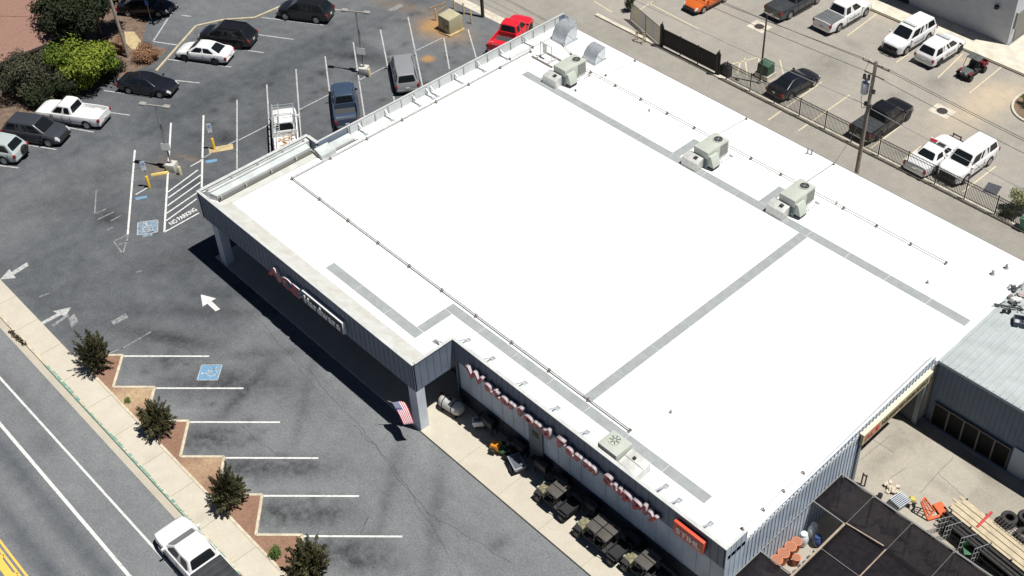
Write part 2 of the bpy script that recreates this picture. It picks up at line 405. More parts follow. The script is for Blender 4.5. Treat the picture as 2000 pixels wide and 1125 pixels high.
# shop-front walkway and yard
def slab(name, x0, y0, x1, y1, h, m, v=.6, step=.5, fn=None):
    grid_sheet(name, x0, x1, y0, y1, h, step, m, fn or (lambda X, Y: {'dust': v + 0 * X, 'stain': 0 * X}))
    return structure(MB().box(x0, y0, -0.1, x1, y1, h - 0.004), name + '_edge', M_KERB)
slab('shopfront_walkway', -62.3, 26.76, -18.9, 31.2, 0.14, M_CONC, .50)
mb = MB()
for x in (-37.1, -33.8, -30.5, -27.2, -23.9): mb.box(x, 26.78, .1, x + .02, 29.9, .1425)
structure(mb, 'walkway_joints', MATS['joint_dark'])
def yard_fn(X, Y):
    return {'dust': .52 + 0 * X - .22 * sstep(-15.5, -15.3, X) * (Y < 47.4), 'stain': .7 * blob(X, Y, G(1930, 935), .7, .35) + .4 * blob(X, Y, G(1760, 850), 1.5, 1.2) + .4 * blob(X, Y, G(1720, 900), .5, 1.6) + .5 * blob(X, Y, G(1900, 900), .8, .5) + .35 * blob(X, Y, G(1840, 950), 1.2, .3)}
grid_sheet('yard_concrete', -24.2, 6, 24, 48.3, 0.02, .25, M_YARD, yard_fn)
mb = MB()
for a, b in [((1795, 965), (1862, 893)), ((1832, 924), (1884, 972)), ((1705, 858), (1745, 884)), ((1738, 935), (1768, 915)), ((1680, 900), (1740, 850))]:
    p, q = G(*a), G(*b); pr = p
    for k in range(1, 13):
        t = k / 12; c = p.lerp(q, t) + Vector((random.uniform(-.03, .03), random.uniform(-.03, .03), 0)); mb.bar((pr.x, pr.y, .023), (c.x, c.y, .023), .025, .004); pr = c
structure(mb, 'yard_joints', mat('joint_crack', (0.15, 0.125, 0.10), 0.95))
# valley gutter and kerbs beside the alley
mb = MB(); a = G(880, -8); b = G(990, 46)
mb.bar((a.x, a.y, .0), (b.x, b.y, .0), .9, .03); structure(mb, 'valley_gutter', mat('pale_concrete', (0.56, 0.51, 0.42), .9, var=.2, sc=2))
mb = MB(); mb.box(-66, 67.35, -.05, -15, 67.72, .13); structure(mb, 'alley_kerb', MATS['pale_concrete'])
# pavement by the grey building
mb = MB(); mb.box(-62, 84.75, -.05, -37.8, 87.6, .16); mb.box(-37.8, 84.75, -.05, 5, 110, .16)
structure(mb, 'building_pavement', mat('cream_concrete', (0.60, 0.56, 0.46), .9, var=.14, sc=1.2))
mb = MB(); mb.box(-62, 84.60, -.05, 5, 84.745, .10); structure(mb, 'building_kerb', mat('dark_kerb', (0.20, 0.18, 0.14), .9))

# neighbour's lot beyond the planting (lighter, pale grey) and its yellow kerb
mb = MB()
kp = [G(*q) for q in ((392, 108), (318, 112), (400, 35), (465, 37), (500, 35), (548, 13), (600, -25))]
kp = [Vector((-88.0, 37.0, 0)), Vector((-87.6, 40.3, 0)), Vector((-88.3, 43.6, 0)), Vector((-86.9, 46.3, 0)), Vector((-86.9, 50.7, 0)), Vector((-87.2, 56, 0))]
kp = [G(305, 140), G(383, 52), G(437, 40), G(497, 36), G(548, 14), G(600, -30)]
for p, q in zip(kp, kp[1:]): mb.bar((p.x, p.y, .06), (q.x, q.y, .06), .17, .14)
structure(mb, 'yellow_kerb', mat('cream_kerb_paint', (0.50, 0.43, 0.30), .85, var=.2, sc=2), bevel=.02)

# ------------------------------------------------------------------ markings
def stripe(mb, a, b, w=.11, z=.006, jit=.0):
    p, q = G(*a), G(*b); d = (q - p).normalized(); n = Vector((-d.y, d.x, 0)) * (w / 2)
    mb.add([(p - n).xy.to_3d() + Vector((0, 0, z)), (q - n).xy.to_3d() + Vector((0, 0, z)), (q + n).xy.to_3d() + Vector((0, 0, z)), (p + n).xy.to_3d() + Vector((0, 0, z))], [(0, 1, 2, 3)])
def polyg(mb, pts, z=.006):
    mb.add([G(*p).xy.to_3d() + Vector((0, 0, z)) for p in pts], [tuple(range(len(pts)))])
mb = MB()
for i in range(8):
    t = tips[i]; mb.bar((t[0] + .05, t[1] + .05, .004), (t[0] + 3.86, t[1] + 3.8, .004), .12, .006)
structure(mb, 'stall_lines', PAINT)
mb = MB()
for a, b in [((0, 738), (345, 1119)), ((345, 1119), (420, 1200)), ((0, 828), (250, 1122)), ((250, 1122), (330, 1215))]: stripe(mb, a, b, .13 if a[1] < 800 or a[0] == 345 else .19, .004)
stripe(mb, (-60, 672), (0, 738), .13, .004); stripe(mb, (-60, 757), (0, 828), .19, .004)
structure(mb, 'lane_lines', PAINT)
mb = MB()
for y in (5.78, 5.52): mb.box(-70, y - .06, -.002, -20, y + .06, .003)
for i in range(9):
    x = -51.5 + i * 1.6; mb.bar((x, 5.42, .0005), (x + 1.5, 3.9, .0005), .35, .005)
mb.box(-70, 4.95, -.0015, -20, 5.35, .0035)
structure(mb, 'yellow_lines', PAINT_YEL)
mb = MB()   # double-loaded stalls by the store
for a, b in [((521, 165), (529, 296)), ((578, 135), (589, 285)), ((635, 110), (653, 254)), ((690, 82), (712, 228)), ((743, 58), (771, 200)), ((797, 33), (826, 172)), ((463, 195), (463, 330)), ((867, 74), (878, 135)), ((914, 57), (930, 112))]: stripe(mb, a, b, .11)
for a, b in [((540, 236), (466, 274)), ((585, 214), (650, 181)), ((700, 157), (752, 131)), ((808, 101), (864, 74)), ((460, 275), (428, 292)), ((418, 296), (390, 313))]: stripe(mb, a, b, .09)
for a, b in [((328, 116), (452, 131)), ((455, 94), (515, 103)), ((493, 66), (573, 77)), ((511, 34), (632, 49)), ((645, 17), (690, 23)), ((341, 157), (390, 162)), ((203, 177), (324, 193)), ((210, 219), (254, 225)), ((120, 247), (183, 258)), ((36, 280), (110, 292)), ((-10, 322), (36, 328))]: stripe(mb, a, b, .11)
for a, b in [((347, 7), (299, 81)), ((299, 81), (346, 88)), ((252, 66), (270, 38)), ((355, 30), (373, 32))]: stripe(mb, a, b, .13)
structure(mb, 'stall_paint', PAINT_OLD)
mb = MB()
for a, b in [((263.5, 293), (249.5, 458)), ((334, 240), (321, 453)), ((397.5, 225), (394, 366))]: stripe(mb, a, b, .14)
for a, b in [((328, 375), (387, 331.6)), ((328, 387), (393, 341)), ((327, 402), (393, 355)), ((325, 417), (387, 375)), ((323.5, 432), (384, 388.5)), ((321, 453.5), (389, 415.7))]: stripe(mb, a, b, .11)
for a, b in [((265, 380), (293, 364)), ((372, 325), (394, 313))]: stripe(mb, a, b, .09)
structure(mb, 'access_aisle_lines', PAINT)
mb = MB()
for a, b in [((222, 471), (251, 458)), ((251, 458), (240, 496)), ((222, 471), (240, 496)), ((188, 372), (185, 418)), ((185, 418), (207, 408)), ((190, 429), (222, 414)), ((216, 432), (236, 421)), ((208, 450), (220, 444)), ((232, 478), (250, 471)), ((235, 683), (295, 648)), ((265, 532), (277, 529)), ((76, 580), (96, 573)), ((200, 695), (240, 680))]: stripe(mb, a, b, .10)
polyg(mb, [(133, 622), (146, 612), (153, 628), (140, 640)], .0065); polyg(mb, [(101, 634), (133, 613), (136, 617), (104, 638)], .0055)
polyg(mb, [(756, 20), (782, 7), (788, 12), (772, 20), (762, 22)])
polyg(mb, [(217, 628), (245, 612), (251, 620), (222, 635)])
structure(mb, 'faded_markings', PAINT_GHOST)
mb = MB()
polyg(mb, [(392, 575), (422, 583), (413, 588), (430, 604), (421, 608), (405, 593), (396, 599)]); structure(mb, 'painted_arrow', PAINT)
mb = MB()
polyg(mb, [(139, 600), (128, 619), (120, 615), (82, 635), (79, 630), (112, 612), (103, 608)]); structure(mb, 'painted_arrow', PAINT_OLD)
mb = MB()
polyg(mb, [(0, 546), (18, 526), (23, 531), (53, 512), (56, 519), (27, 537), (31, 543)]); structure(mb, 'painted_arrow', PAINT_OLD)

def wheelchair(cx, cy, ang, s, name, bm_, wm_, z=.006):
    """blue square with the wheelchair user symbol"""
    Mx = Matrix.Translation((cx, cy, 0)) @ Matrix.Rotation(ang, 4, 'Z')
    def tr(p, zz): q = Mx @ Vector((p[0] * s, p[1] * s, 0)); return (q.x, q.y, zz)
    mb = MB(); mb.add([tr(p, z) for p in ((-.55, -.55), (.55, -.55), (.55, .55), (-.55, .55))], [(0, 1, 2, 3)]); structure(mb, name + '_panel', bm_)
    mb = MB()
    def st(p, q, w):
        p, q = Vector(p), Vector(q); d = (q - p).normalized(); n = Vector((-d.y, d.x)) * w / 2
        mb.add([tr(v, z + .004) for v in (p - n, q - n, q + n, p + n)], [(0, 1, 2, 3)])
    for k in range(13):
        a0, a1 = rad(100 + k * 20), rad(100 + (k + 1) * 20 + 1)
        st((-.02 + .25 * math.cos(a0), -.14 + .25 * math.sin(a0)), (-.02 + .25 * math.cos(a1), -.14 + .25 * math.sin(a1)), .06)
    st((-.06, .26), (-.02, -.06), .08); st((-.04, .08), (.18, .08), .06); st((-.02, -.06), (.2, -.06), .07); st((.19, -.04), (.28, -.34), .07); st((.27, -.34), (.36, -.30), .06)
    mb.add([tr((-.08 + .075 * math.cos(k * .7), .37 + .075 * math.sin(k * .7)), z + .004) for k in range(9)], [tuple(range(9))])
    for p, q in (((-.55, -.55), (.55, -.55)), ((.55, -.55), (.55, .55)), ((.55, .55), (-.55, .55)), ((-.55, .55), (-.55, -.55))): st(p, q, .05)
    structure(mb, name, wm_)
c = G(288.5, 444); wheelchair(c.x, c.y, rad(58), 1.25, 'wheelchair_symbol', PAINT_BLUE_OLD, PAINT_OLD)
c = G(409.5, 727.5); wheelchair(c.x, c.y, rad(135), 1.15, 'wheelchair_symbol', PAINT_BLUE, PAINT_OLD)
mb = MB(); polyg(mb, [(263, 386), (286, 382), (288, 386), (266, 391)]); polyg(mb, [(400, 314), (424, 310), (424, 315), (404, 319)]); structure(mb, 'blue_kerb_mark', PAINT_BLUE)
mb = MB(); polyg(mb, [(276, 457), (300, 452), (297, 460), (280, 463)]); structure(mb, 'faded_blue_patch', PAINT_BLUE_OLD)
me = text_mesh('NO PARKING', .62, .004, 'no_parking_lettering', .015); me.materials.append(PAINT)
o = bpy.data.objects.new('no_parking_lettering', me); COL.objects.link(o)
p, q = G(335, 440.5), G(386, 410.5); d = q - p; o.location = (p.x, p.y, .007); o.rotation_euler = (0, 0, math.atan2(d.y, d.x))
w_ = max(v.co.x for v in me.vertices); o.scale = (d.length / w_, 1.0, 1); tag(o, kind='structure')
# police lot lines
mb = MB()
for a, b in [((1957, 130), (1893, 182)), ((1880, 105), (1832, 152)), ((1605, 160), (1500, 235)), ((1660, 185), (1560, 255)), ((1715, 25), (1655, 70)), ((1775, 105), (1750, 122)), ((1945, 325), (1880, 375)), ((1760, 245), (1700, 290)), ((1800, 285), (1765, 312)), ((1265, 5), (1365, 57)), ((1440, 145), (1447, 118)), ((1460, 150), (1455, 113)), ((1483, 140), (1482, 112)), ((1500, 118), (1510, 155)), ((1523, 117), (1530, 145)), ((1430, 125), (1480, 112)), ((1160, 2), (1195, 24)), ((1240, 25), (1275, 3))]: stripe(mb, a, b, .11, .007)
structure(mb, 'police_lot_lines', PAINT_TAN)
mb = MB()
for c, rr in (((1483, 52), .42), ((1840, 217), .42)):
    p = G(*c); mb.box(p.x - .85, p.y - .7, -.05, p.x + .85, p.y + .7, .012)
structure(mb, 'drain_surround', MATS['pale_concrete'])
for c, lb in (((1483, 52), 'round iron drain cover in a concrete square near the black gate'), ((1840, 217), 'round iron drain cover in a concrete square beside the black pickup')):
    p = G(*c); mb = MB()
    for k in range(7): mb.box(-.36 + k * .11, -.33, .012, -.31 + k * .11, .33, .022)
    mb.lathe([(.42, .012), (.42, .026), (.36, .026), (.36, .014)], 18)
    o = mb.build('drain_cover', mat('cast_iron', (.07, .06, .055), .7, .4)); o.location = (p.x, p.y, 0); tag(o, lb, 'drain cover', 'drain covers in the police lot')
mb = MB()
p = G(1938, 369); mb.obox((p.x, p.y, .006), (1.0, 1.25, .008), .2); structure(mb, 'asphalt_patch', mat('fresh_asphalt', (.06, .065, .075), .9, var=.3, sc=6))
# cracks sealed in the lot
mb = MB()
def crack(pts, w=.022):
    P = [G(*q) for q in pts]
    for p, q in zip(P, P[1:]):
        n = max(3, int((q - p).length / .5)); pr = p
        for k in range(1, n + 1):
            c = p.lerp(q, k / n) + (Vector((random.uniform(-.12, .12), random.uniform(-.12, .12), 0)) if k < n else Vector())
            mb.bar((pr.x, pr.y, .003), (c.x, c.y, .003), w * random.uniform(.5, 1.3), .006); pr = c
for pts in [[(560, 680), (700, 830), (800, 960), (860, 1060)], [(690, 830), (760, 900), (840, 1010), (900, 1125)], [(330, 660), (420, 720), (470, 760)], [(690, 1040), (720, 1010), (690, 1075)], [(470, 830), (500, 860), (560, 900)], [(240, 335), (310, 320), (400, 300)], [(620, 560), (560, 600), (520, 560)], [(580, 150), (700, 120), (820, 60)], [(120, 650), (180, 640), (300, 590)], [(830, 1000), (1000, 1100)], [(420, 560), (520, 640), (620, 760)]]: crack(pts)
structure(mb, 'asphalt_cracks', mat('crack_dark', (.06, .06, .062), .95))
# ================================================================== STORE BUILDING
M_ROOF = mat('white_roof_membrane', (0.86, 0.86, 0.85), 0.55, var=0.02, sc=.6)
M_SLATE = mat('slate_blue_metal', (0.150, 0.182, 0.235), 0.5, var=0.10, sc=1.2, spec=.3)
M_STEEL = mat('pale_blue_steel', (0.50, 0.57, 0.64), 0.5, var=0.14, sc=1.0, spec=.4)
M_CAP = mat('parapet_cap', (0.54, 0.55, 0.53), 0.6, var=.12, sc=2.0)
M_FLASH = mat('grimy_flashing', (0.57, 0.57, 0.54), .75, var=.0, sc=1.6, col2=(0.46, 0.45, 0.40), detail=8)
M_BAND = mat('weathered_metal_band', (0.52, 0.55, 0.54), .6, sc=1.0, var=.14)
M_GALV = mat('galvanised_steel', (0.56, 0.59, 0.61), .42, .55, var=.16, sc=3.0)
M_PAD = mat('walkway_membrane', (0.31, 0.33, 0.332), .9, var=.10, sc=2.5)
M_DARK = mat('dark_gap', (0.03, 0.03, 0.035), .8)
M_COL = mat('column_paint', (0.56, 0.60, 0.66), .6, var=.08, sc=1.5)
M_GLASS = mat('dark_glass', (0.010, 0.013, 0.016), .12, spec=.35)
M_PIPE = mat('pipe_steel', (0.44, 0.42, 0.40), .6, .2, var=.25, sc=4)
M_BLACK = mat('black_paint', (0.016, 0.016, 0.018), .5)

def at_base(o, t):
    """parent a part built in world coordinates to the Empty at its thing's base"""
    o.parent = t; o.location = -Vector(t.location); return o

store = thing('hardware_store', 'big flat white-roofed store with slate parapets and red letter signs', 'store', (-41, 44, 0))
ZR, ZP = 4.95, 5.68
XL, XR, XC, XW = -62.5, -40.4, -61.35, -20.25       # canopy left, canopy right, left wall, right wall
YF, YC, YB = 26.78, 29.72, 59.0
deck = [(XL + .2, YF + .16), (XR - .16, YF + .16), (XR - .16, YC + .16), (XW + .02, YC + .16), (XW + .02, YB), (XC + .1, YB), (XC + .1, 35.4), (XL + .2, 35.4)]
at_base(MB().prism(deck, ZR - .3, ZR).build('roof', M_ROOF), store)
mb = MB()
mb.box(XC, YB, ZR - .42, XW + .05, YB + .07, ZR + .03); at_base(mb.build('eave_trim', mat('grey_trim', (.27, .26, .25), .6)), store)

def seam_wall(mb, a, b, z0, z1, t=.12, pitch=.45, rib=.022, out=1):
    """sheet metal wall between two plan points with standing seams on its outer side"""
    a = Vector((*a, 0)); b = Vector((*b, 0)); d = (b - a).normalized(); n = Vector((d.y, -d.x, 0)) * out; L_ = (b - a).length
    q = [a, b, b - n * t, a - n * t]
    mb.hexa([Vector((p.x, p.y, z0)) for p in q], [Vector((p.x, p.y, z1)) for p in q])
    k = int(L_ / pitch)
    for i in range(k + 1):
        c = a + d * (L_ * i / k if k else 0); e = .018
        q = [c - d * e - n * .002, c + d * e - n * .002, c + d * e + n * rib, c - d * e + n * rib]
        mb.hexa([Vector((p.x, p.y, z0 - .005)) for p in q], [Vector((p.x, p.y, z1 - .004)) for p in q])
    return mb
ZB = 3.5
fas = [((XL, YF), (XR, YF)), ((XR, YF), (XR, YC)), ((XR, YC), (XW - .02, YC))]
for a, b in fas:
    at_base(seam_wall(MB(), a, b, ZB if a[0] < XR or a[1] < YC else 4.02, ZP).build('fascia', M_SLATE), store)
at_base(seam_wall(MB(), (XW + .02, YC), (XW + .02, YC + 1.55), 0.02, ZP, pitch=.33).build('fascia', M_STEEL), store)
at_base(seam_wall(MB(), (XL, 35.5), (XL, YF), ZB, ZP).build('fascia', M_SLATE), store)
at_base(seam_wall(MB(), (XC, YB + .05), (XC, 35.5), ZB - .3, ZP, t=.10).build('fascia', M_SLATE), store)
at_base(seam_wall(MB(), (XC, 35.5), (XL, 35.5), ZB, ZP).build('fascia', M_SLATE), store)
at_base(seam_wall(MB(), (-59.9, YB + .06), (XC, YB + .06), 2.0, ZP + .02, t=.08, pitch=.3).build('fascia', M_GALV), store)
# caps
mb = MB()
def cap(a, b, w=.19, z=ZP): mb.bar((a[0], a[1], z + .02), (b[0], b[1], z + .02), w, .045)
cap((XL - .04, YF + .05), (XR + .02, YF + .05)); cap((XR - .05, YF + .18), (XR - .05, YC + .17), .2, ZP - .001); cap((XR + .06, YC + .05), (XW + .05, YC + .05), .22)
cap((XW - .02, YC + .17), (XW - .02, YC + 1.55), .16, ZP - .001)
cap((XL + .05, YF + .18), (XL + .05, 35.5), .24, ZP - .001); cap((XL + .18, 35.45), (XC + .17, 35.45), .24); cap((XC + .05, 35.58), (XC + .05, YB + .1), .12)
at_base(mb.build('parapet_cap', M_CAP), store)
# flashing slopes inside the canopy parapets
mb = MB()
def slope(p4): mb.add(p4 + [(p[0], p[1], ZR - .05) for p in p4], [(0, 1, 2, 3), (4, 7, 6, 5), (0, 4, 5, 1), (1, 5, 6, 2), (2, 6, 7, 3), (3, 7, 4, 0)])
slope([(-61.2, YF + .14, 5.50), (XR - .14, YF + .14, 5.50), (XR - .14, 27.25, 5.36), (-61.2, 27.25, 5.36)])
slope([(-60.7, 27.26, 5.28), (XR - .14, 27.26, 5.28), (XR - .14, 28.15, ZR + .01), (-60.7, 28.15, ZR + .01)])
at_base(mb.build('front_flashing', M_FLASH), store)
mb = MB(); slope([(-61.15, 27.3, 5.12), (-60.72, 27.3, 5.02), (-60.72, 34.9, 5.02), (-61.15, 34.9, 5.12)]); at_base(mb.build('side_flashing', M_FLASH), store)
mb = MB()
slope([(XL + .14, YF + .2, 5.60), (-62.0, YF + .6, 5.56), (-62.0, 35.3, 5.56), (XL + .14, 35.3, 5.60)])
slope([(-61.97, YF + .6, 5.47), (-61.5, YF + .8, 5.38), (-61.5, 35.0, 5.38), (-61.97, 35.0, 5.47)])
slope([(-61.2, 35.1, 5.36), (-60.2, 35.0, 5.3), (-60.2, 36.2, 5.3), (-61.2, 36.2, 5.36)])
slope([(-61.2, 36.3, 5.22), (-60.5, 36.3, 5.16), (-60.5, 38.0, 5.1), (-61.2, 38.0, 5.2)])
at_base(mb.build('metal_band', M_BAND), store)
mb = MB()
mb.box(-61.48, 27.6, ZR - .02, -61.18, 34.9, ZR + .22); mb.box(-61.48, 34.95, ZR - .02, -60.6, 35.05, ZR + .22); mb.box(-60.45, 36.1, ZR - .02, -60.38, 38.2, ZR + .05)  # dark strips put in as the shadow line under the raised band
at_base(mb.build('shade_line_strip', mat('shade_line_grey', (.13, .125, .11), .8)), store)
mb = MB()
mb.tube((-62.15, 27.2, 5.72), (-62.15, 35.0, 5.72), .025, 6)
for y in (27.3, 29.2, 31.2, 33.2, 34.9): mb.box(-62.2, y, 5.5, -62.1, y + .1, 5.76); mb.box(-61.35, y + .4, 5.1, -61.2, y + .5, 5.45)
at_base(mb.build('edge_conduit', M_PIPE), store)
# walls below
mb = MB(); seam_wall(mb, (XR, 30.02), (XW - .15, 30.02), .1, 4.3, pitch=.9, rib=.03); at_base(mb.build('wall', M_STEEL), store)
mb = MB(); seam_wall(mb, (XR, 30.01), (XW - .2, 30.01), .12, 1.35, t=.02, pitch=1.8, rib=.02)  # dark sheet standing in for the black shade on the lower wall
o = at_base(mb.build('wall_foot_shade', mat('navy_wall_shade', (.035, .042, .055), .7, var=.3, sc=1.0)), store); o.location.y -= .035
mb = MB(); seam_wall(mb, (XW, YC + 1.5), (XW, 40.95), .0, ZR - .02, pitch=.31, rib=.045); at_base(mb.build('wall', M_STEEL), store)
mb = MB(); mb.box(XC + .15, 35.6, 0, XC + .3, YB - .1, ZB + .5); mb.box(XC + .3, YB - .15, 0, XW - .1, YB - .01, ZR - .35); mb.box(XW - .25, 48.0, 0, XW - .1, YB - .16, ZR - .32)
at_base(mb.build('wall', mat('cream_block_wall', (.5, .47, .4), .85, var=.1)), store)
mb = MB(); mb.box(-61.2, 31.3, 0, XR - .4, 31.5, ZR - .33); mb.box(XR - .4, 30.03, 0, XR - .25, 31.5, ZR - .33); at_base(mb.build('wall', mat('shopfront_wall', (.16, .18, .21), .7)), store)
for x in (-58.5, -55, -51.5, -48, -44.5):
    w = at_base(MB().box(x - 1.3, 31.22, .25, x + 1.3, 31.27, 2.7).build('window_pane', M_GLASS), store)
at_base(MB().box(XL + .2, YF + .2, ZB + .02, XR - .2, 31.2, ZB + .10).build('soffit', mat('soffit_grey', (.22, .24, .27), .7)), store)
# yard-side bay
mb = MB(); mb.box(-24.2, 40.9, 0, -24.0, 48.0, ZR - .33); mb.box(-24, 40.7, 0, XW - .13, 40.88, ZR - .33); mb.box(-24, 47.55, 0, XW - .13, 47.7, ZR - .33)
at_base(mb.build('bay_wall', mat('bay_grey', (.10, .105, .115), .8)), store)
mb = MB(); seam_wall(mb, (XW, 40.95), (XW, 47.8), 4.0, ZR - .02, pitch=.31, rib=.045); at_base(mb.build('bay_header', M_STEEL), store)
at_base(MB().box(XW - .12, 40.80, 0, XW + .13, 41.02, 4.2).build('bay_jamb', mat('jamb_grey', (.22, .26, .28), .6)), store)
at_base(MB().box(-20.6, 47.5, .0, -20.3, 47.75, 4.2).build('bay_jamb', MATS['jamb_grey']), store)
# raked top of the yard wall, rising towards the annex
mb = MB(); n = 94
def rake_z(y): return 5.0 + (y - 31.3) / (47.8 - 31.3) * .58
for k in range(53):
    y0 = 31.3 + k * .3116; y1 = y0 + .3116
    mb.hexa([(XW - .08, y0, ZR - .05), (XW + .004, y0, ZR - .05), (XW + .004, y1, ZR - .05), (XW - .08, y1, ZR - .05)], [(XW - .08, y0, rake_z(y0)), (XW + .004, y0, rake_z(y0)), (XW + .004, y1, rake_z(y1)), (XW - .08, y1, rake_z(y1))])
    mb.hexa([(XW + .002, y0, ZR - .05), (XW + .048, y0, ZR - .05), (XW + .048, y0 + .036, ZR - .05), (XW + .002, y0 + .036, ZR - .05)], [(XW + .002, y0, rake_z(y0)), (XW + .048, y0, rake_z(y0)), (XW + .048, y0 + .036, rake_z(y0)), (XW + .002, y0 + .036, rake_z(y0))])
at_base(mb.build('rake_wall', M_STEEL), store)
at_base(MB().hexa([(XW - .5, 31.3, ZR - .02), (XW - .02, 31.3, ZR - .02), (XW - .02, 47.8, ZR - .02), (XW - .5, 47.8, ZR - .02)], [(XW - .10, 31.3, 5.02), (XW - .02, 31.3, 5.02), (XW - .02, 47.8, 5.60), (XW - .10, 47.8, 5.60)]).build('rake_flashing', M_ROOF), store)
at_base(MB().hexa([(XW - .5, 47.85, ZR - .02), (XW + .1, 47.85, ZR - .02), (XW + .1, YB, ZR - .02), (XW - .5, YB, ZR - .02)], [(XW + .03, 47.85, 5.24), (XW + .1, 47.85, 5.24), (XW + .1, YB, 5.20), (XW + .03, YB, 5.20)]).build('rake_flashing', M_ROOF), store)
# columns
for x0, y0, x1, y1 in ((-41.15, 26.80, -40.42, 27.4), (-61.6, 26.80, -60.9, 27.4)):
    at_base(MB().box(x0, y0, 0, x1, y1, ZB + .02).build('column', M_COL), store)
# walkway pads on the roof
pads = [(-58.2, 51.62, -20.4, 52.28), (-56.85, 52.30, -56.2, 54.0), (-43.8, 52.30, -43.15, 54.5), (-36.35, 52.30, -35.7, 54.45), (-32.55, 32.3, -31.9, 51.60), (-51.2, 28.65, -42.55, 29.3), (-43.2, 29.32, -42.55, 31.45), (-43.2, 31.47, -23.1, 32.1)]
for a in pads:
    mb = MB(); L_ = (a[2] - a[0], a[3] - a[1]); ax = 0 if L_[0] > L_[1] else 1; n = max(1, round(L_[ax] / 2.9))
    for k in range(n):
        g = .012
        if ax == 0: mb.box(a[0] + L_[0] * k / n + g, a[1], ZR - .01, a[0] + L_[0] * (k + 1) / n - g, a[3], ZR + .014)
        else: mb.box(a[0], a[1] + L_[1] * k / n + g, ZR - .01, a[2], a[1] + L_[1] * (k + 1) / n - g, ZR + .014)
    at_base(mb.build('walkway_pad', M_PAD), store)
# braces behind the parapets
def brace(top, foot):
    mb = MB(); t = Vector(top); f = Vector(foot); d = (f - t); s = Vector((-d.y, d.x, 0)).normalized() * .12
    mb.bar(t, f + Vector((0, 0, .1)), .07, .07); mb.bar((f.x, f.y, ZR + .05), (t.x + d.x * .1, t.y + d.y * .1, ZR + .05), .07, .06)
    mb.box(f.x - .14, f.y - .14, ZR - .01, f.x + .14, f.y + .14, ZR + .06); mb.bar((t.x, t.y, ZR), (t.x, t.y, t.z), .06, .06)
    at_base(mb.build('parapet_brace', M_GALV), store)
for q in ((708, 258), (757.5, 229.8), (809, 200), (842, 181), (892, 157), (937, 134.5), (984, 112.5), (1036, 90), (833, 185)):
    f = G(*q, ZR); brace((XC + .14, f.y, ZP - .2), (max(f.x, XC + .9), f.y, ZR))
for q in ((914.7, 665), (962.7, 700.8), (1025, 749), (1089, 798), (1146.7, 845), (1304, 947.7), (1326.7, 978), (1388, 1023.7), (1240, 905)):
    f = G(*q, ZR); brace((f.x, YC + .18, ZP - .2), (f.x, min(f.y, YC + 1.2), ZR))
f = G(853, 673, ZR); brace((XR - .2, 29.3, ZP - .2), (XR - 1.1, 29.3, ZR))
mb = MB()
for i in range(18):
    mb.box(XC + .10, 38 + i * 1.18, ZR, XC + .17, 38.06 + i * 1.18, ZP - .02)
at_base(mb.build('parapet_studs', M_PIPE), store)
at_base(MB().box(XC + .101, 38.2, ZR + .02, XC + .11, YB - .5, ZP - .05).build('parapet_lining', M_BAND), store)

# ------------------------------------------------------------------ signs on the store
M_RED = mat('red_sign_face', (0.46, 0.022, 0.045), .4); M_RETURN = mat('white_letter_return', (0.78, 0.76, 0.76), .5)
M_WHITEFACE = mat('white_sign_face', (0.82, 0.82, 0.82), .4)
def letters(t, txt, x0, x1, z, size, y, depth, face, back, lower=True, stretch=None, slant=0):
    """one mesh per letter, standing off the wall that faces -y"""
    items = []; x = 0.0
    for ch in txt:
        if ch == ' ': x += size * .36; continue
        me = text_mesh(ch, size, depth, 'letter', size * .036)
        xs = [v.co.x for v in me.vertices]; a, b = min(xs), max(xs)
        items.append((me, x - a)); x += (b - a) + size * .075
    k = (x1 - x0) / (x - size * .075)
    for me, dx in items:
        for v in me.vertices:
            c = v.co.copy(); v.co = Vector((x0 + (c.x + dx) * k + slant * c.y, y - depth / 2 - c.z, z + c.y))
        me.materials.append(face); me.materials.append(back)
        for p in me.polygons: p.material_index = 0 if p.normal.z > .9 and False else 1
        me.update()
        for p in me.polygons: p.material_index = 0 if p.normal.y < -.9 else 1
        o = bpy.data.objects.new('letter', me); COL.objects.link(o); at_base(o, t)
farm = thing('channel_letter_sign', 'long row of red letters spelling three words along the slate front wall', 'sign', (-31.7, 29.6, 4.0))
letters(farm, 'Waterford Farm Supply', -38.95, -24.3, 4.14, .98, 29.60, .27, M_RED, mat('letter_return_grey', (.38, .33, .35), .5))
at_base(MB().box(-39.0, 29.58, 4.3, -24.3, 29.69, 4.42).build('raceway', M_SLATE), farm)
ace = thing('channel_letter_sign', 'three big slanted red letters on the shaded canopy front', 'sign', (-53, 26.7, 3.6))
letters(ace, 'ACE', -54.6, -51.3, 3.72, 1.28, 26.74, .22, M_RED, M_RETURN, slant=.28)
hw = thing('box_sign', 'long white-edged black box sign with white letters on the shaded canopy front', 'sign', (-49, 26.7, 4.0))
at_base(MB().box(-50.75, 26.50, 3.85, -46.7, 26.74, 4.78).build('sign_box', mat('sign_box_grey', (.70, .70, .70), .5), bevel=.02), hw)
at_base(MB().box(-50.68, 26.488, 3.91, -46.77, 26.497, 4.72).build('sign_panel', mat('black_sign_panel', (.02, .02, .025), .5)), hw)
letters(hw, 'Hardware', -50.5, -46.95, 4.02, .80, 26.486, .05, M_WHITEFACE, M_WHITEFACE)
st = thing('box_sign', 'orange sign with white capital letters on the slate wall above the buggies', 'sign', (-22.4, 29.6, 4.3))
at_base(MB().box(-23.35, 29.42, 4.38, -21.4, 29.64, 5.28).build('sign_box', mat('orange_sign', (.66, .095, .045), .45, var=.08), bevel=.02), st)
letters(st, 'STIHL', -23.15, -21.6, 4.60, .56, 29.415, .02, M_WHITEFACE, M_WHITEFACE)
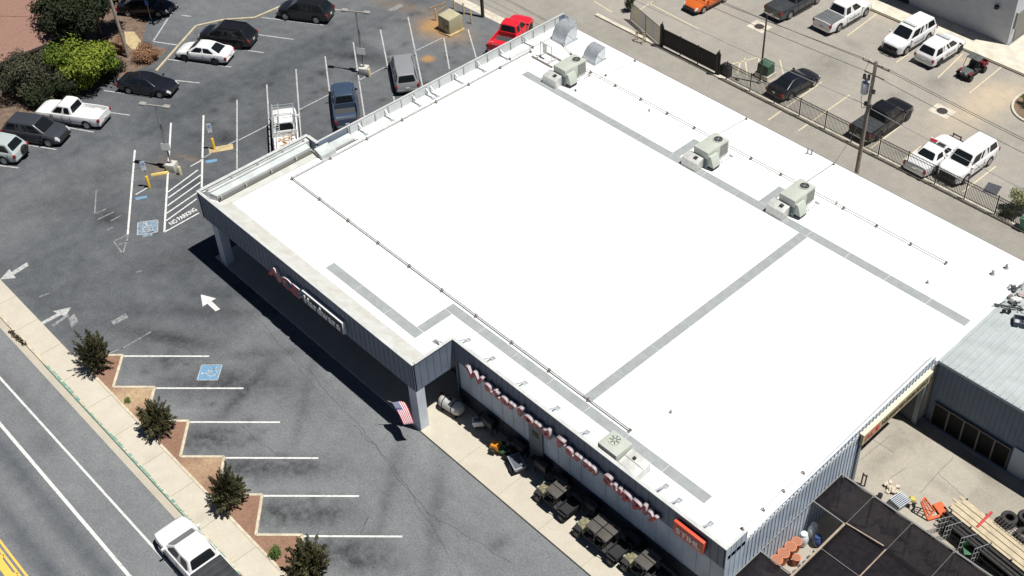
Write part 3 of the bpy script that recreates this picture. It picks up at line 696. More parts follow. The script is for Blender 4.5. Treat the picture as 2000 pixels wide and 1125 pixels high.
ys = thing('banner_sign', 'long yellow banner sign with dark lettering above the yard entrance', 'sign', (-20.1, 45, 4.1))
M_YS = mat('yellow_sign', (.50, .42, .26), .6, var=.12, sc=1.5)
at_base(MB().box(-20.17, 40.75, 4.12, -19.99, 47.15, 4.98).build('sign_board', M_YS), ys)
at_base(MB().box(-20.18, 40.68, 4.98, -19.93, 47.22, 5.06).build('sign_cap', mat('sign_cap_cream', (.72, .64, .46), .6)), ys)
def side_text(txt, size, y0, y1, z, m, t):
    me = text_mesh(txt, size, .02, 'lettering', size * .03); xs = [v.co.x for v in me.vertices]; a, b = min(xs), max(xs)
    for v in me.vertices:
        c = v.co.copy(); v.co = Vector((-19.97 + c.z, y0 + (c.x - a) / (b - a) * (y1 - y0), z + c.y))
    me.materials.append(m); o = bpy.data.objects.new('lettering', me); COL.objects.link(o); at_base(o, t)
side_text('ACE', .58, 40.95, 42.3, 4.34, mat('sign_red_text', (.55, .06, .05), .6), ys)
side_text('WATERFORD FARM SUPPLY', .50, 42.5, 47.0, 4.36, mat('sign_dark_text', (.10, .09, .05), .6), ys)

# ------------------------------------------------------------------ rooftop machines
M_HV = mat('hvac_paint', (0.46, 0.49, 0.43), .55, var=.07, sc=2.0); M_HVL = mat('duct_sheet', (0.62, 0.62, 0.58), .45, .25, var=.16, sc=2.5)
def hvac_unit():
    t = thing('rooftop_unit', '', 'air conditioner')
    MB().box(-.62, -1.05, .22, .62, 1.12, 1.32).build('cabinet', M_HV, t, bevel=.02)
    MB().box(-.55, -.98, -.0, .55, 1.05, .22).build('kerb_frame', M_GALV, t)
    mb = MB().box(.621, .25, .35, .635, 1.02, 1.2); mb.box(-.3, 1.121, .35, .5, 1.135, 1.2)
    c = mb.build('coil', mat('coil_dark', (.15, .15, .135), .7, var=.3, sc=14), t)
    mb = MB()
    for k in range(9): mb.box(.636, .27 + k * .085, .36, .642, .29 + k * .085, 1.19)
    mb.build('coil_guard', M_HV, c)
    fan = MB().lathe([(.37, 1.325), (.37, 1.36), (.31, 1.36), (.31, 1.327)], 24, Matrix.Translation((.08, .62, 0))).build('fan_ring', M_HV, t)
    MB().lathe([(.305, 1.34), (.305, 1.357)], 24, Matrix.Translation((.08, .62, 0))).build('fan_well', M_DARK, fan)
    mb = MB()
    for k in range(4): mb.obox((.08 + .14 * math.cos(k * 1.571 + .4), .62 + .14 * math.sin(k * 1.571 + .4), 1.362), (.20, .05, .006), k * 1.571 + .4)
    mb.lathe([(.06, 1.356), (.06, 1.368)], 12, Matrix.Translation((.08, .62, 0))); mb.build('fan_blade', mat('fan_grey', (.20, .21, .19), .6), fan)
    # sheet metal return duct in front, slanted top
    MB().hexa([(-1.0, -1.85, 0), (.32, -1.85, 0), (.32, -1.07, 0), (-1.0, -1.07, 0)], [(-1.0, -1.78, .62), (.32, -1.78, .62), (.32, -1.07, .82), (-1.0, -1.07, .82)]).build('return_duct', M_HVL, t, bevel=.015)
    MB().box(-1.12, -1.72, 0, -1.0, -1.15, .16).box(-.25, -1.5, .70, .0, -1.25, .80).build('duct_damper', M_DARK, t)
    MB().box(-.6, -1.062, .25, .6, -1.053, .78).build('intake_panel', mat('intake_dark', (.12, .16, .16), .6), t)  # dark panel on the cabinet front
    # economiser hood on the side
    MB().hexa([(.64, -1.0, .28), (1.12, -1.0, .28), (1.12, -.25, .28), (.64, -.25, .28)], [(.64, -1.0, 1.05), (.84, -1.0, 1.05), (.84, -.25, 1.05), (.64, -.25, 1.05)]).build('intake_hood', M_HV, t, bevel=.012)
    MB().box(.66, -.98, .10, 1.08, -.28, .275).build('hood_opening', M_DARK, t)
    MB().tube((.9, .2, .0), (.9, 1.15, .08), .03, 6).tube((.9, .2, .06), (.63, .2, .4), .03, 6).box(.7, 1.14, 0, 1.0, 1.26, .1).build('gas_pipe', M_PIPE, t)
    return t
u = hvac_unit(); u.location = (-55.35, 53.85, ZR); tag(u, 'grey-green rooftop air conditioner nearest the two curved vent hoods', group='rooftop air conditioners along the back of the white roof')
dup(u, (-41.55, 53.55, ZR), label='middle one of the three grey-green rooftop air conditioners in a row')
dup(u, (-34.35, 53.55, ZR), label='grey-green rooftop air conditioner in the row closest to the metal annex roof')
t = thing('rooftop_unit', 'lone low rooftop air conditioner beside the parapet above the Farm letters', 'air conditioner', (-28.4, 30.5, ZR))
MB().box(-.70, -.58, .12, .66, .62, 1.05).build('cabinet', M_HV, t, bevel=.02)
MB().box(-.65, -.53, 0, .6, .57, .12).build('kerb_frame', M_GALV, t)
fan = MB().lathe([(.36, 1.055), (.36, 1.085), (.31, 1.085), (.31, 1.057)], 24, Matrix.Translation((-.15, .15, 0))).build('fan_ring', M_HV, t)
mb = MB()
for k in range(7): mb.obox((-.15 + .2 * math.cos(k * .9), .15 + .2 * math.sin(k * .9), 1.07), (.24, .06, .02), k * .9)
mb.build('fan_blade', mat('fan_dark_green', (.12, .15, .13), .6), fan)
mb = MB()
for k in range(8): mb.box(-.66 + k * .16, -.592, .2, -.54 + k * .16, -.583, .95)
mb.build('coil', MATS['coil_dark'], t)
MB().hexa([(.70, -.50, 0), (2.0, -.50, 0), (2.0, .55, 0), (.70, .55, 0)], [(.70, -.50, .62), (2.0, -.50, .55), (2.0, .55, .72), (.70, .55, .8)]).build('return_duct', M_HVL, t, bevel=.012)
MB().hexa([(.70, .0, .715), (2.0, .0, .64), (2.0, .02, .65), (.70, .02, .725)], [(.70, .0, .745), (2.0, .0, .67), (2.0, .02, .68), (.70, .02, .755)]).build('duct_seam', M_GALV, t)
MB().box(1.15, .1, .70, 1.3, .25, .82).build('damper_box', M_DARK, t)

def vent_hood(name, label, loc, rz, L_, D_, H_):
    """curved galvanised hood: quarter-round side panels"""
    t = thing(name, label, 'roof vent', loc, rz, 'curved galvanised vent hoods on the white roof')
    pr = [(0, 0)] + [(D_ * (1 - math.cos(rad(a))), H_ * math.sin(rad(a))) for a in range(0, 91, 10)] + [(D_ + .25, H_), (D_ + .25, H_ * .25), (D_, 0)]
    n = len(pr); mb = MB()
    vs = [(p[0], -L_ / 2, p[1]) for p in pr] + [(p[0], L_ / 2, p[1]) for p in pr]
    mb.add(vs, [tuple(range(n)), tuple(range(2 * n - 1, n - 1, -1))] + [(i, (i + 1) % n, n + (i + 1) % n, n + i) for i in range(n)])
    mb.build('hood_shell', M_GALV, t)
    mb = MB()
    for s in (-1, 1):
        y = s * (L_ / 2 + .012)
        for k in range(0, 9): a, b = rad(k * 10), rad(k * 10 + 10); mb.tube((D_ * (1 - math.cos(a)), y, H_ * math.sin(a)), (D_ * (1 - math.cos(b)), y, H_ * math.sin(b)), .02, 5)
        mb.tube((D_, y, .02), (D_ * .25, y, H_ * .7), .014, 5)
    mb.build('hood_seam', mat('seam_grey', (.28, .31, .32), .5, .4), t)
    MB().box(-.08, -L_ / 2 - .08, 0, D_ + .3, L_ / 2 + .08, .07).build('base_flange', mat('flange_grey', (.38, .40, .42), .6, .3), t)
    MB().box(D_ + .251, -L_ / 2 + .06, H_ * .3, D_ + .262, L_ / 2 - .06, H_ * .92).build('back_panel', MATS['flange_grey'], t)
    return t
vent_hood('vent_hood', 'larger curved galvanised vent hood at the far corner of the roof', (-59.4, 56.6, ZR), rad(90), 1.35, 1.15, 1.3)
vent_hood('vent_hood', 'smaller curved galvanised vent hood beside the alley edge of the roof', (-55.8, 56.3, ZR), rad(90), 1.2, .95, 1.05)
t = thing('pipe_stand', 'pale steel pipe stand with a hanging panel near the far roof corner', 'pipe stand', (-58.4, 54.4, ZR))
mb = MB()
for x in (-.6, .6): mb.bar((x, -.5, .05), (x, .5, .05), .12, .1); mb.bar((x, 0, .1), (x, 0, 1.3), .05, .05)
mb.bar((-.6, 0, 1.28), (.6, 0, 1.28), .05, .05); mb.build('stand_frame', mat('stand_steel', (.5, .5, .49), .6, .2), t)
MB().box(-.35, -.05, .5, .05, .05, 1.25).build('hanging_panel', M_HVL, t)
MB().bar((-1.0, -.55, .05), (1.2, -.55, .05), .14, .1).bar((-.9, .55, .05), (1.0, .55, .05), .14, .1).build('skid', mat('skid_wood', (.20, .18, .16), .8), t)

def roof_pipe(label, pts, r, step, blocks=.2, mtl=None, name='roof_pipe'):
    t = thing(name, label, 'pipe', (pts[0][0], pts[0][1], ZR), 0, 'pipe runs on the white roof')
    P = [Vector((p[0] - pts[0][0], p[1] - pts[0][1], .16)) for p in pts]
    MB().path(P, r, 8).build('pipe', mtl or M_PIPE, t)
    for a, b in zip(P, P[1:]):
        n = max(1, int(round((b - a).length / step)))
        for k in range(1 if a != P[0] else 0, n + 1):
            c = a.lerp(b, k / n); ang = math.atan2((b - a).y, (b - a).x)
            m2 = MB().obox((c.x, c.y, .05), (blocks * .6, blocks * 1.3, .1), ang).obox((c.x, c.y, .16), (blocks * .4, blocks * .5, r * 3.2), ang)
            m2.build('support_block', mat('block_dark', (.20, .18, .17), .8, var=.2), t)
roof_pipe('thick pipe turning a corner along the front and street side of the white roof', [(-29.0, 32.28), (-59.95, 32.35), (-59.95, 54.2)], .042, 3.05)
roof_pipe('gas pipe running along the back of the white roof past the air conditioners', [(-57.2, 55.35), (-24.4, 55.5)], .03, 2.6)
mp = mat('thin_conduit', (.55, .54, .52), .5, .2)
roof_pipe('thin conduit crossing to the alley edge behind the first air conditioner', [(-53.8, 52.9), (-53.4, 58.8)], .022, 2.9, .14, mp)
roof_pipe('thin conduit crossing to the alley edge behind the middle air conditioner', [(-42.9, 55.9), (-42.7, 58.8)], .022, 2.4, .14, mp)
roof_pipe('thin conduit crossing to the alley edge behind the end air conditioner', [(-35.3, 55.9), (-35.2, 58.8)], .022, 2.4, .14, mp)
p, q = G(1450, 1046, ZR), G(1555, 925, ZR)
roof_pipe('thin conduit along the yard edge of the roof by the corrugated wall', [(-20.75, 31.6), (-20.75, 36.5)], .02, 1.6, .16, mp)
roof_pipe('thin pipe joining the pipe stand to the corner of the roof', [(-60.3, 52.4), (-60.2, 57.0), (-57.5, 56.1)], .03, 2.3, .16)
def stub(q, h, r, lb):
    p = G(*q, ZR); m2 = MB().lathe([(r * 1.8, 0), (r * 1.8, .03), (r, .05), (r, h), (r * .5, h)], 12)
    o = m2.build('vent_pipe', mat('vent_grey', (.30, .29, .28), .6, .2)); o.location = p; tag(o, lb, 'vent pipe')
stub((1938, 536), .3, .09, 'short grey vent pipe near the junk-covered metal roof, left of a pair')
stub((1965, 524), .3, .09, 'short grey vent pipe near the junk-covered metal roof, right of a pair')
stub((1811, 553), .2, .06, 'tiny vent pipe standing alone above the end of the grey roof walkway')
stub((1577, 300), .5, .05, 'thin dark conduit stub at the alley edge, the one further from the utility pole')
stub((1585, 302), .5, .05, 'thin dark conduit stub at the alley edge, the one nearer the utility pole')
stub((1634, 398), .2, .05, 'tiny vent pipe behind the end air conditioner in the row')
stub((1310, 806), .22, .05, 'small vent pipe alone in the middle of the wide white roof')
stub((1268, 217), .2, .05, 'small vent pipe between the first and middle air conditioners')

# ------------------------------------------------------------------ annex with the metal roof
ann = thing('metal_roof_annex', 'annex building with a pale ribbed metal roof and dark yard windows', 'building', (-14, 54, 0))
mb = MB()
mb.box(XW + .10, 48.06, 5.08, 8, 62.5, 5.18)
for i in range(70):
    x = XW + .3 + i * .40; mb.box(x, 48.06, 5.175, x + .06, 62.5, 5.25)
at_base(mb.build('roof', mat('ribbed_roof_metal', (.43, .47, .47), .5, .1, var=.10, sc=1.0)), ann)
at_base(MB().box(XW + .1, 47.98, 5.02, 8, 48.055, 5.21).build('eave_trim', mat('annex_trim', (.34, .40, .42), .5)), ann)
mb = MB(); seam_wall(mb, (XW + .12, 48.3), (8, 48.3), 0, 5.07, pitch=.3, rib=.03); at_base(mb.build('wall', mat('slate_wall', (.135, .185, .255), .6, var=.1, sc=1.2)), ann)
for k in range(5):
    x0 = -19.75 + k * .98
    w = at_base(MB().box(x0, 48.22, .12, x0 + .94, 48.26, 1.80).build('window', mat('dusty_dark_glass', (.008, .009, .011), .5, spec=.15)), ann)
    f = MB()
    for a in ((x0 - .03, 48.14, .05, x0 + .03, 48.27, 1.86), (x0 + .91, 48.15, .05, x0 + .96, 48.27, 1.855)): f.box(*a)
    f.box(x0 - .02, 48.13, 1.80, x0 + .97, 48.27, 1.88); f.box(x0 - .02, 48.13, .02, x0 + .97, 48.27, .12)
    fo = f.build('window_frame', mat('bronze_frame', (.15, .145, .14), .6)); fo.parent = w
at_base(MB().box(-14.75, 48.20, .05, -13.75, 48.28, 2.1).build('door', mat('pale_blue_door', (.42, .50, .58), .5)), ann)
at_base(MB().box(-20.0, 48.0, .0, -14.9, 48.13, .10).build('sill', mat('sill_slate', (.30, .33, .38), .7)), ann)
at_base(MB().box(6, 48.5, 0, 7.9, 62, 4.9).build('wall', MATS['slate_wall']), ann)
# ------------------------------------------------------------------ grey building at the top right
gb = thing('grey_stucco_building', 'grey stucco building behind the police lot with its yard wall in shade', 'building', (-50, 92, 0))
mb = MB(); mb.box(-63, 87.6, 0, -38.0, 104, 7.5); at_base(mb.build('wall', mat('pale_stucco', (.50, .52, .56), .85, var=.08, sc=1.6, bump=.2)), gb)
at_base(MB().box(-63.2, 87.4, 7.5, -37.8, 104, 7.8).build('parapet_cap', M_CAP), gb)
at_base(MB().box(-49.4, 87.52, .16, -47.6, 87.62, 2.4).build('door', M_BLACK), gb)
at_base(MB().box(-44.6, 86.9, 2.9, -42.3, 87.58, 3.1).build('canopy', mat('dark_canopy', (.06, .06, .07), .6)), gb)
o = at_base(MB().lathe([(.0, 0), (.20, .02), (.2, .25), (.1, .3)], 14, Matrix.Translation((-39.6, 87.45, 3.0))).build('wall_lamp', M_BLACK), gb)
mb = MB().box(-38.02, 88.4, .2, -37.95, 90.5, 2.9)
for k in range(12): mb.box(-37.96, 88.45, .3 + k * .21, -37.93, 90.45, .42 + k * .21)
at_base(mb.build('louvre', mat('louvre_grey', (.22, .21, .19), .7)), gb)
at_base(MB().box(-38.02, 87.9, 1.6, -37.8, 88.05, 3.1).build('wall_bracket', mat('bracket_grey', (.3, .3, .28), .6)), gb)
# ------------------------------------------------------------------ house with the salmon roof, top left
hs = thing('salmon_roof_house', 'low house with a salmon shingle roof behind the shrubs', 'house', (-100, 26, 0))
mb = MB()
x0, x1, yA, yB = -91.1, -112, 8, 32.5
vs = [(x0, yA, 3.0), (x0, yB, 3.0), (x1, yB, 6.6), (x1, yA, 6.6), (x0, yA, 2.85), (x0, yB, 2.85), (x1, yB, 6.4), (x1, yA, 6.4)]
mb.add(vs, [(0, 1, 2, 3), (4, 7, 6, 5), (0, 4, 5, 1), (1, 5, 6, 2), (2, 6, 7, 3), (3, 7, 4, 0)])
at_base(mb.build('roof', mat('salmon_shingles', (.255, .145, .11), .9, var=.26, sc=11, bump=.5)), hs)
at_base(MB().box(x0 - .6, yA + .5, 0, x0 - .75, yB - .5, 3.1).box(-112, yB - .6, 0, x0 - .75, yB - .5, 3.1).build('wall', mat('house_wall', (.38, .34, .28), .85)), hs)
at_base(MB().box(x0 - .02, yA, 2.80, x0 + .06, yB + .02, 3.03).build('gutter', mat('brown_gutter', (.09, .07, .06), .6)), hs)
# ================================================================== VEHICLES
M_TYRE = mat('tyre_rubber', (.018, .018, .018), .85); M_RIM = mat('alloy_rim', (.42, .42, .43), .35, .7); M_RIMD = mat('dark_rim', (.05, .05, .055), .4, .5)
M_LAMP = mat('headlamp_glass', (.55, .57, .58), .12); M_TAIL = mat('tail_lamp_red', (.32, .02, .02), .25); M_TRIM = mat('black_trim', (.02, .02, .022), .55)
M_BEDLINER = mat('bed_liner', (.05, .05, .055), .8, var=.2, sc=6); M_COVER = mat('tonneau_vinyl', (.035, .038, .042), .6, var=.35, sc=3, detail=6)
M_CHROME = mat('chrome', (.6, .6, .6), .2, .9)
def paint(name, c, rough=.32, coat=.6): return mat(name, c, rough, coat=coat, var=.03, sc=1.5)

SPEC = {
 'sedan': dict(L=4.7, W=1.82, wb=2.72, fo=.95, r=.33, prof=[(-2.35, .55), (-2.33, .80), (-2.22, .97), (-1.9, 1.02), (-1.2, 1.0), (.9, .95), (1.15, .93), (1.75, .83), (2.15, .70), (2.30, .58), (2.35, .45)],
   gh=(1.15, .30, -.85, -1.85, .94, 1.45, .84, .60), win=[(.10, .47), (.51, .84)]),
 'old_sedan': dict(L=5.3, W=1.98, wb=2.9, fo=1.1, r=.35, prof=[(-2.65, .5), (-2.63, .85), (-2.55, .98), (-1.5, 1.02), (-1.0, 1.0), (.9, 1.0), (1.1, .98), (2.2, .86), (2.5, .78), (2.62, .62), (2.65, .5)],
   gh=(1.15, .45, -.85, -1.45, .98, 1.48, .88, .66), win=[(.10, .48), (.52, .9)]),
 'suv': dict(L=4.85, W=1.95, wb=2.85, fo=.95, r=.38, prof=[(-2.42, .6), (-2.40, .95), (-2.3, 1.10), (-1.0, 1.10), (1.0, 1.08), (1.25, 1.06), (1.95, .96), (2.25, .84), (2.38, .68), (2.42, .5)],
   gh=(1.32, .38, -1.78, -2.32, 1.06, 1.74, .90, .72), win=[(.07, .33), (.37, .63), (.67, .93)]),
 'minivan': dict(L=5.1, W=1.98, wb=3.0, fo=.95, r=.36, prof=[(-2.55, .55), (-2.53, .95), (-2.45, 1.08), (-1.0, 1.08), (1.4, 1.05), (1.6, 1.02), (2.1, .90), (2.4, .76), (2.52, .62), (2.55, .45)],
   gh=(1.75, .85, -2.15, -2.50, 1.03, 1.74, .91, .72), win=[(.10, .33), (.37, .64), (.68, .94)]),
 'big_suv': dict(L=5.25, W=2.05, wb=3.0, fo=1.0, r=.41, prof=[(-2.62, .65), (-2.60, 1.05), (-2.5, 1.2), (-1.0, 1.2), (1.0, 1.19), (1.3, 1.17), (2.2, 1.08), (2.45, .98), (2.58, .80), (2.62, .55)],
   gh=(1.42, .58, -2.2, -2.5, 1.15, 1.90, .94, .78), win=[(.07, .33), (.37, .63), (.68, .94)]),
 'pickup': dict(L=5.9, W=2.03, wb=3.68, fo=.98, r=.41, prof=[(-2.95, .62), (-2.94, 1.0), (-2.92, 1.15), (-1.0, 1.15), (1.0, 1.14), (1.4, 1.16), (2.3, 1.10), (2.65, 1.02), (2.86, .84), (2.95, .55)],
   gh=(1.55, .58, -.72, -.98, 1.12, 1.88, .93, .74), win=[(.08, .48), (.52, .92)], bed=(-2.85, -1.02, .72)),
 'ext_pickup': dict(L=5.7, W=1.96, wb=3.6, fo=.95, r=.37, prof=[(-2.85, .6), (-2.84, .95), (-2.82, 1.08), (-1.0, 1.08), (1.0, 1.07), (1.4, 1.06), (2.3, .98), (2.65, .90), (2.8, .74), (2.85, .52)],
   gh=(1.35, .55, -.42, -.62, 1.04, 1.74, .89, .72), win=[(.08, .52), (.58, .90)], bed=(-2.75, -.66, .66)),
}
def loft_body(sp, wheels):
    L_, W = sp['L'], sp['W']; h = L_ / 2; xs = set(np.linspace(-h + .5, h - .5, 13).round(3).tolist())
    for e in (0, .03, .09, .18, .30, .42): xs.add(round(h - e, 3)); xs.add(round(-h + e, 3))
    ra = sp['r'] + .06
    for xw in wheels:
        for a in range(0, 181, 20): xs.add(round(xw + ra * math.cos(rad(a)), 3))
    bed = sp.get('bed')
    st = [(x, False) for x in sorted(xs)]
    if bed:
        st = [(x, bed[0] < x < bed[1]) for x, _ in st if min(abs(x - bed[0]), abs(x - bed[1])) > .02]
        for b, s0, s1 in ((bed[0], False, True), (bed[1], True, False)): st += [(b - .004, s0), (b + .004, s1)]
        st.sort()
    px, pz = zip(*sp['prof'])
    rows = []
    for x, inb in st:
        ztop = float(np.interp(x, px, pz)); t = max(0, (abs(x) - h * .55) / (h * .45))
        w = W / 2 * (1 - (.20 if x > 0 else .11) * t ** 2.6)
        zb = .24 + .10 * t ** 2; arch = max([0] + [math.sqrt(max(0, ra * ra - (x - xw) ** 2)) + sp['r'] for xw in wheels if abs(x - xw) < ra])
        za = max(zb, arch)
        zm = max(min(.62, ztop - .12), za + .02); zs = max(ztop - .03, zm + .03)
        q = [(0, max(zb, min(za, .5)) if False else zb if not arch else za), (w - .16, za), (w - .03, za + .01 if arch else za + .05), (w, zm), (w - .015, max(zm + .01, zs - .10)), (w - .06, zs)]
        if inb: q += [(w - .13, zs), (w - .14, bed[2]), (0, bed[2])]
        else: q += [(w * .80, zs + .02), (w * .42, zs + .04), (0, zs + .045)]
        rows.append([(x, y, z) for y, z in q] + [(x, -y, z) for y, z in q[-2:0:-1]])
    n = len(rows[0]); mb = MB(); mb.v = [p for r in rows for p in r]
    for i in range(len(rows) - 1):
        for j in range(n): mb.f.append([i * n + j, (i + 1) * n + j, (i + 1) * n + (j + 1) % n, i * n + (j + 1) % n]); mb.mi.append(0)
    k = (len(rows) - 1) * n
    mb.f += [list(range(n)), list(range(k + n - 1, k - 1, -1))]; mb.mi += [0, 0]
    return mb
def patch_of(mb, cond, off=.008):
    """a thin cover following the body surface where cond(centre, normal) holds"""
    out = MB()
    for f in mb.f:
        if len(f) != 4: continue
        P = [Vector(mb.v[i]) for i in f]; c = sum(P, Vector()) / 4; nn = (P[2] - P[0]).cross(P[3] - P[1])
        if nn.length < 1e-7: continue
        nn.normalize()
        if nn.dot(Vector((c.x * .05, c.y, c.z - .55))) < 0: nn = -nn
        if cond(c, nn):
            out.add([p + nn * off for p in P] + [p - nn * .01 for p in P], [(0, 1, 2, 3), (7, 6, 5, 4), (0, 4, 5, 1), (1, 5, 6, 2), (2, 6, 7, 3), (3, 7, 4, 0)])
    return out
def pane(mb, p00, p10, p11, p01, u0, u1, v0, v1, off=.008):
    """rounded glass pane laid into a bilinear face"""
    p00, p10, p11, p01 = map(Vector, (p00, p10, p11, p01))
    def at(u, v): return p00 * (1 - u) * (1 - v) + p10 * u * (1 - v) + p11 * u * v + p01 * (1 - u) * v
    nn = (at(1, 0) - at(0, 0)).cross(at(0, 1) - at(0, 0)).normalized()
    if nn.dot(at(.5, .5) - Vector((0, 0, .9))) < 0: nn = -nn
    du, dv = (u1 - u0) * .10, (v1 - v0) * .14
    ring = [(u0 + du, v0), (u1 - du, v0), (u1 - du * .3, v0 + dv * .3), (u1, v0 + dv), (u1, v1 - dv), (u1 - du * .3, v1 - dv * .3), (u1 - du, v1), (u0 + du, v1), (u0 + du * .3, v1 - dv * .3), (u0, v1 - dv), (u0, v0 + dv), (u0 + du * .3, v0 + dv * .3)]
    a = [at(*r) + nn * off for r in ring]; b = [at(*r) - nn * .01 for r in ring]; n = len(ring)
    return mb.add(a + b, [tuple(range(n)), tuple(range(2 * n - 1, n - 1, -1))] + [(i, (i + 1) % n, n + (i + 1) % n, n + i) for i in range(n)])

def car(kind, px, rz, col, label, cat, name=None, z=.8, dark_rim=False, roof_rack=False, light_bar=None, police=False, cover=None, lamps=None, group=None, wpos=None, sunroof=False, push=False, spare=False, red_tail=True, plate=True):
    sp = SPEC[kind]; h = sp['L'] / 2; W = sp['W']; r = sp['r']
    xf = h - sp['fo']; wheels = (xf, xf - sp['wb'])
    p = wpos or G(px[0], px[1], z)
    t = thing(name or 'parked_car', label, cat, (p[0], p[1], 0.004), rad(rz), group)
    body = loft_body(sp, wheels); bo = body.build('body', col, t, smooth=True, sharp=40)
    xa, xb, xc, xd, zb, zr, wb_, wt = sp['gh']
    # cabin with pillars and roof
    g = MB(); wbf, wbr = wb_ * .93, wb_ * .95
    B = [(xa, -wbf, zb), (xa, wbf, zb), (xd, wbr, zb), (xd, -wbr, zb)]
    xm = (xb + xc) / 2
    T = [(xb, -wt * .95, zr - .02), (xb, wt * .95, zr - .02), (xm, wt, zr), (xc, wt * .93, zr - .03), (xc, -wt * .93, zr - .03), (xm, -wt, zr)]
    Bm = [(xm + .1, wb_, zb), (xm + .1, -wb_, zb)]
    v = B + T + Bm
    g.add(v, [(0, 1, 5, 4), (1, 10, 6, 5), (10, 2, 7, 6), (2, 3, 8, 7), (3, 11, 9, 8), (11, 0, 4, 9), (4, 5, 6, 9), (9, 6, 7, 8), (0, 11, 3, 2, 10, 1)])
    cab = g.build('cabin', col, t, bevel=.07, seg=3, sharp=50)
    pane(MB(), B[0], B[1], T[1], T[0], .06, .94, .08, .90).build('windscreen', M_GLASS, t)
    pane(MB(), B[2], B[3], T[4], T[3], .08, .92, .12 if kind not in ('suv', 'big_suv', 'minivan') else .18, .88).build('rear_window', M_GLASS, t)
    for s in (1, -1):
        q0 = (xa, s * wbf, zb); q1 = (xd, s * wbr, zb); t0 = (xb, s * wt * .95, zr - .02); t1 = (xc, s * wt * .93, zr - .03)
        bow = .035
        for u0, u1 in sp['win']:
            def sh(pv, k): return (pv[0], pv[1] + s * k, pv[2])
            pane(MB(), sh(q0, bow), sh(q1, bow * .7), sh(t1, bow * 1.2), sh(t0, bow), u0, u1, .12, .84, .012).build('side_window', M_GLASS, t)
        MB().obox((xa - .22, s * (wb_ + .14), zb + .06), (.10, .20, .15), 0).build('mirror', col if not dark_rim else M_TRIM, t, bevel=.02)
        for k, xw in enumerate(wheels):
            ty = MB().lathe([(r * .62, -.115), (r * .93, -.115), (r, -.08), (r, .08), (r * .93, .115), (r * .62, .115)], 20, Matrix.Translation((xw, s * (W / 2 - .115), r)) @ Matrix.Rotation(rad(90), 4, 'X'))
            w_ = ty.build('wheel', M_TYRE, t, smooth=True, sharp=40)
            rm = MB(); yy = s * (W / 2 + .002); Mx = Matrix.Translation((xw, yy, r)) @ Matrix.Rotation(rad(90), 4, 'X')
            rm.lathe([(r * .62, -.01), (r * .62, .01), (r * .54, .012), (r * .5, -.004), (r * .15, .006), (r * .1, .015)], 20, Mx)
            rm.build('rim', M_RIMD if dark_rim else M_RIM, w_, smooth=True)
    for s in (1, -1):      # door outline on each side
        sm = MB(); yy = s * (W / 2 + .002); x_a = xa - .30; x_b = min(xc + .1, xd + .45) if not sp.get('bed') else xc + .02
        zt_ = min(zb, float(np.interp(0, *zip(*sp['prof'])))) - .06; cuts = [x_a, (x_a + x_b) / 2 - .05, x_b]
        for xq in cuts: sm.box(xq - .009, yy - .012, .42, xq + .009, yy + .003, zt_)
        sm.box(x_b - .009, yy - .012, .40, x_a + .009, yy + .003, .43); sm.build('door_seam', mat('seam_dark', (.03, .03, .032), .7), t)
        sm = MB().box(wheels[1] + r + .12, s * W / 2 - .06, .22, wheels[0] - r - .12, s * W / 2 - .012, .34); sm.build('sill_trim', M_TRIM, t)
    zt = float(np.interp(h - .2, *zip(*sp['prof'])))
    hl = patch_of(body, lambda c, n_: c.x > h - .34 and abs(c.y) > W * .30 and c.z > zt - .30 and n_.z > -.3 and c.z > .48)
    for s in (1, -1):
        one = patch_of(body, lambda c, n_: c.x > h - .34 and s * c.y > W * .30 and c.z > zt - .30 and n_.z > -.3 and c.z > .48)
        if one.f: one.build('headlight', M_LAMP, t)
    gr = patch_of(body, lambda c, n_: c.x > h - .13 and abs(c.y) < W * .34 and c.z > .42, .012)
    if gr.f: gr.build('grille', M_TRIM, t)
    bp = patch_of(body, lambda c, n_: (abs(c.x) > h - .45) and c.z < .46 and abs(c.y) > .1, .01)
    if bp.f: bp.build('bumper_trim', M_TRIM if not police else M_TRIM, t)
    MB().box(h - .015, -W * .36, .36, h + .025, W * .36, .52).build('front_bumper', M_TRIM if push or kind in ('sedan', 'suv') else (M_CHROME if 'pickup' in kind else M_TRIM), t, bevel=.015)
    MB().box(-h - .03, -W * .40, .40, -h + .05, W * .40, .56).build('rear_bumper', M_CHROME if 'pickup' in kind else col, t, bevel=.02)
    if red_tail:
        zt2 = float(np.interp(-h + .08, *zip(*sp['prof'])))
        for s in (1, -1): MB().box(-h - .012, s * W * .44 - .09, zt2 - .34, -h + .14, s * W * .44 + .07 if s > 0 else s * W * .44 + .09, zt2 - .06).build('tail_light', M_TAIL, t, bevel=.015)
    if plate: MB().box(-h - .04, -.16, .60, -h - .005, .16, .74).build('number_plate', mat('plate_white', (.6, .6, .58), .5), t)
    if roof_rack:
        for s in (1, -1): MB().bar((xb - .1, s * wt * .84, zr + .05), (xc + .05, s * wt * .82, zr + .03), .04, .05).build('roof_rail', M_TRIM, t)
    if sunroof: MB().box(xb - .75, -.42, zr - .006, xb - .15, .42, zr + .006).build('sunroof', M_GLASS, t)
    if light_bar:
        lb = MB().box(-.14, -.62, 0, .14, .62, .10); lo = lb.build('light_bar', mat('light_bar_clear', (.50, .52, .52), .3) , t, bevel=.02); lo.location = (xb - .35 if light_bar != 'mid' else xm, 0, zr + .01)
        if light_bar == 'red':
            MB().box(-.15, .12, .02, .15, .63, .13).build('red_lens', M_TAIL, lo); MB().box(-.15, -.60, .02, .15, .0, .11).build('dark_lens', M_TRIM, lo)
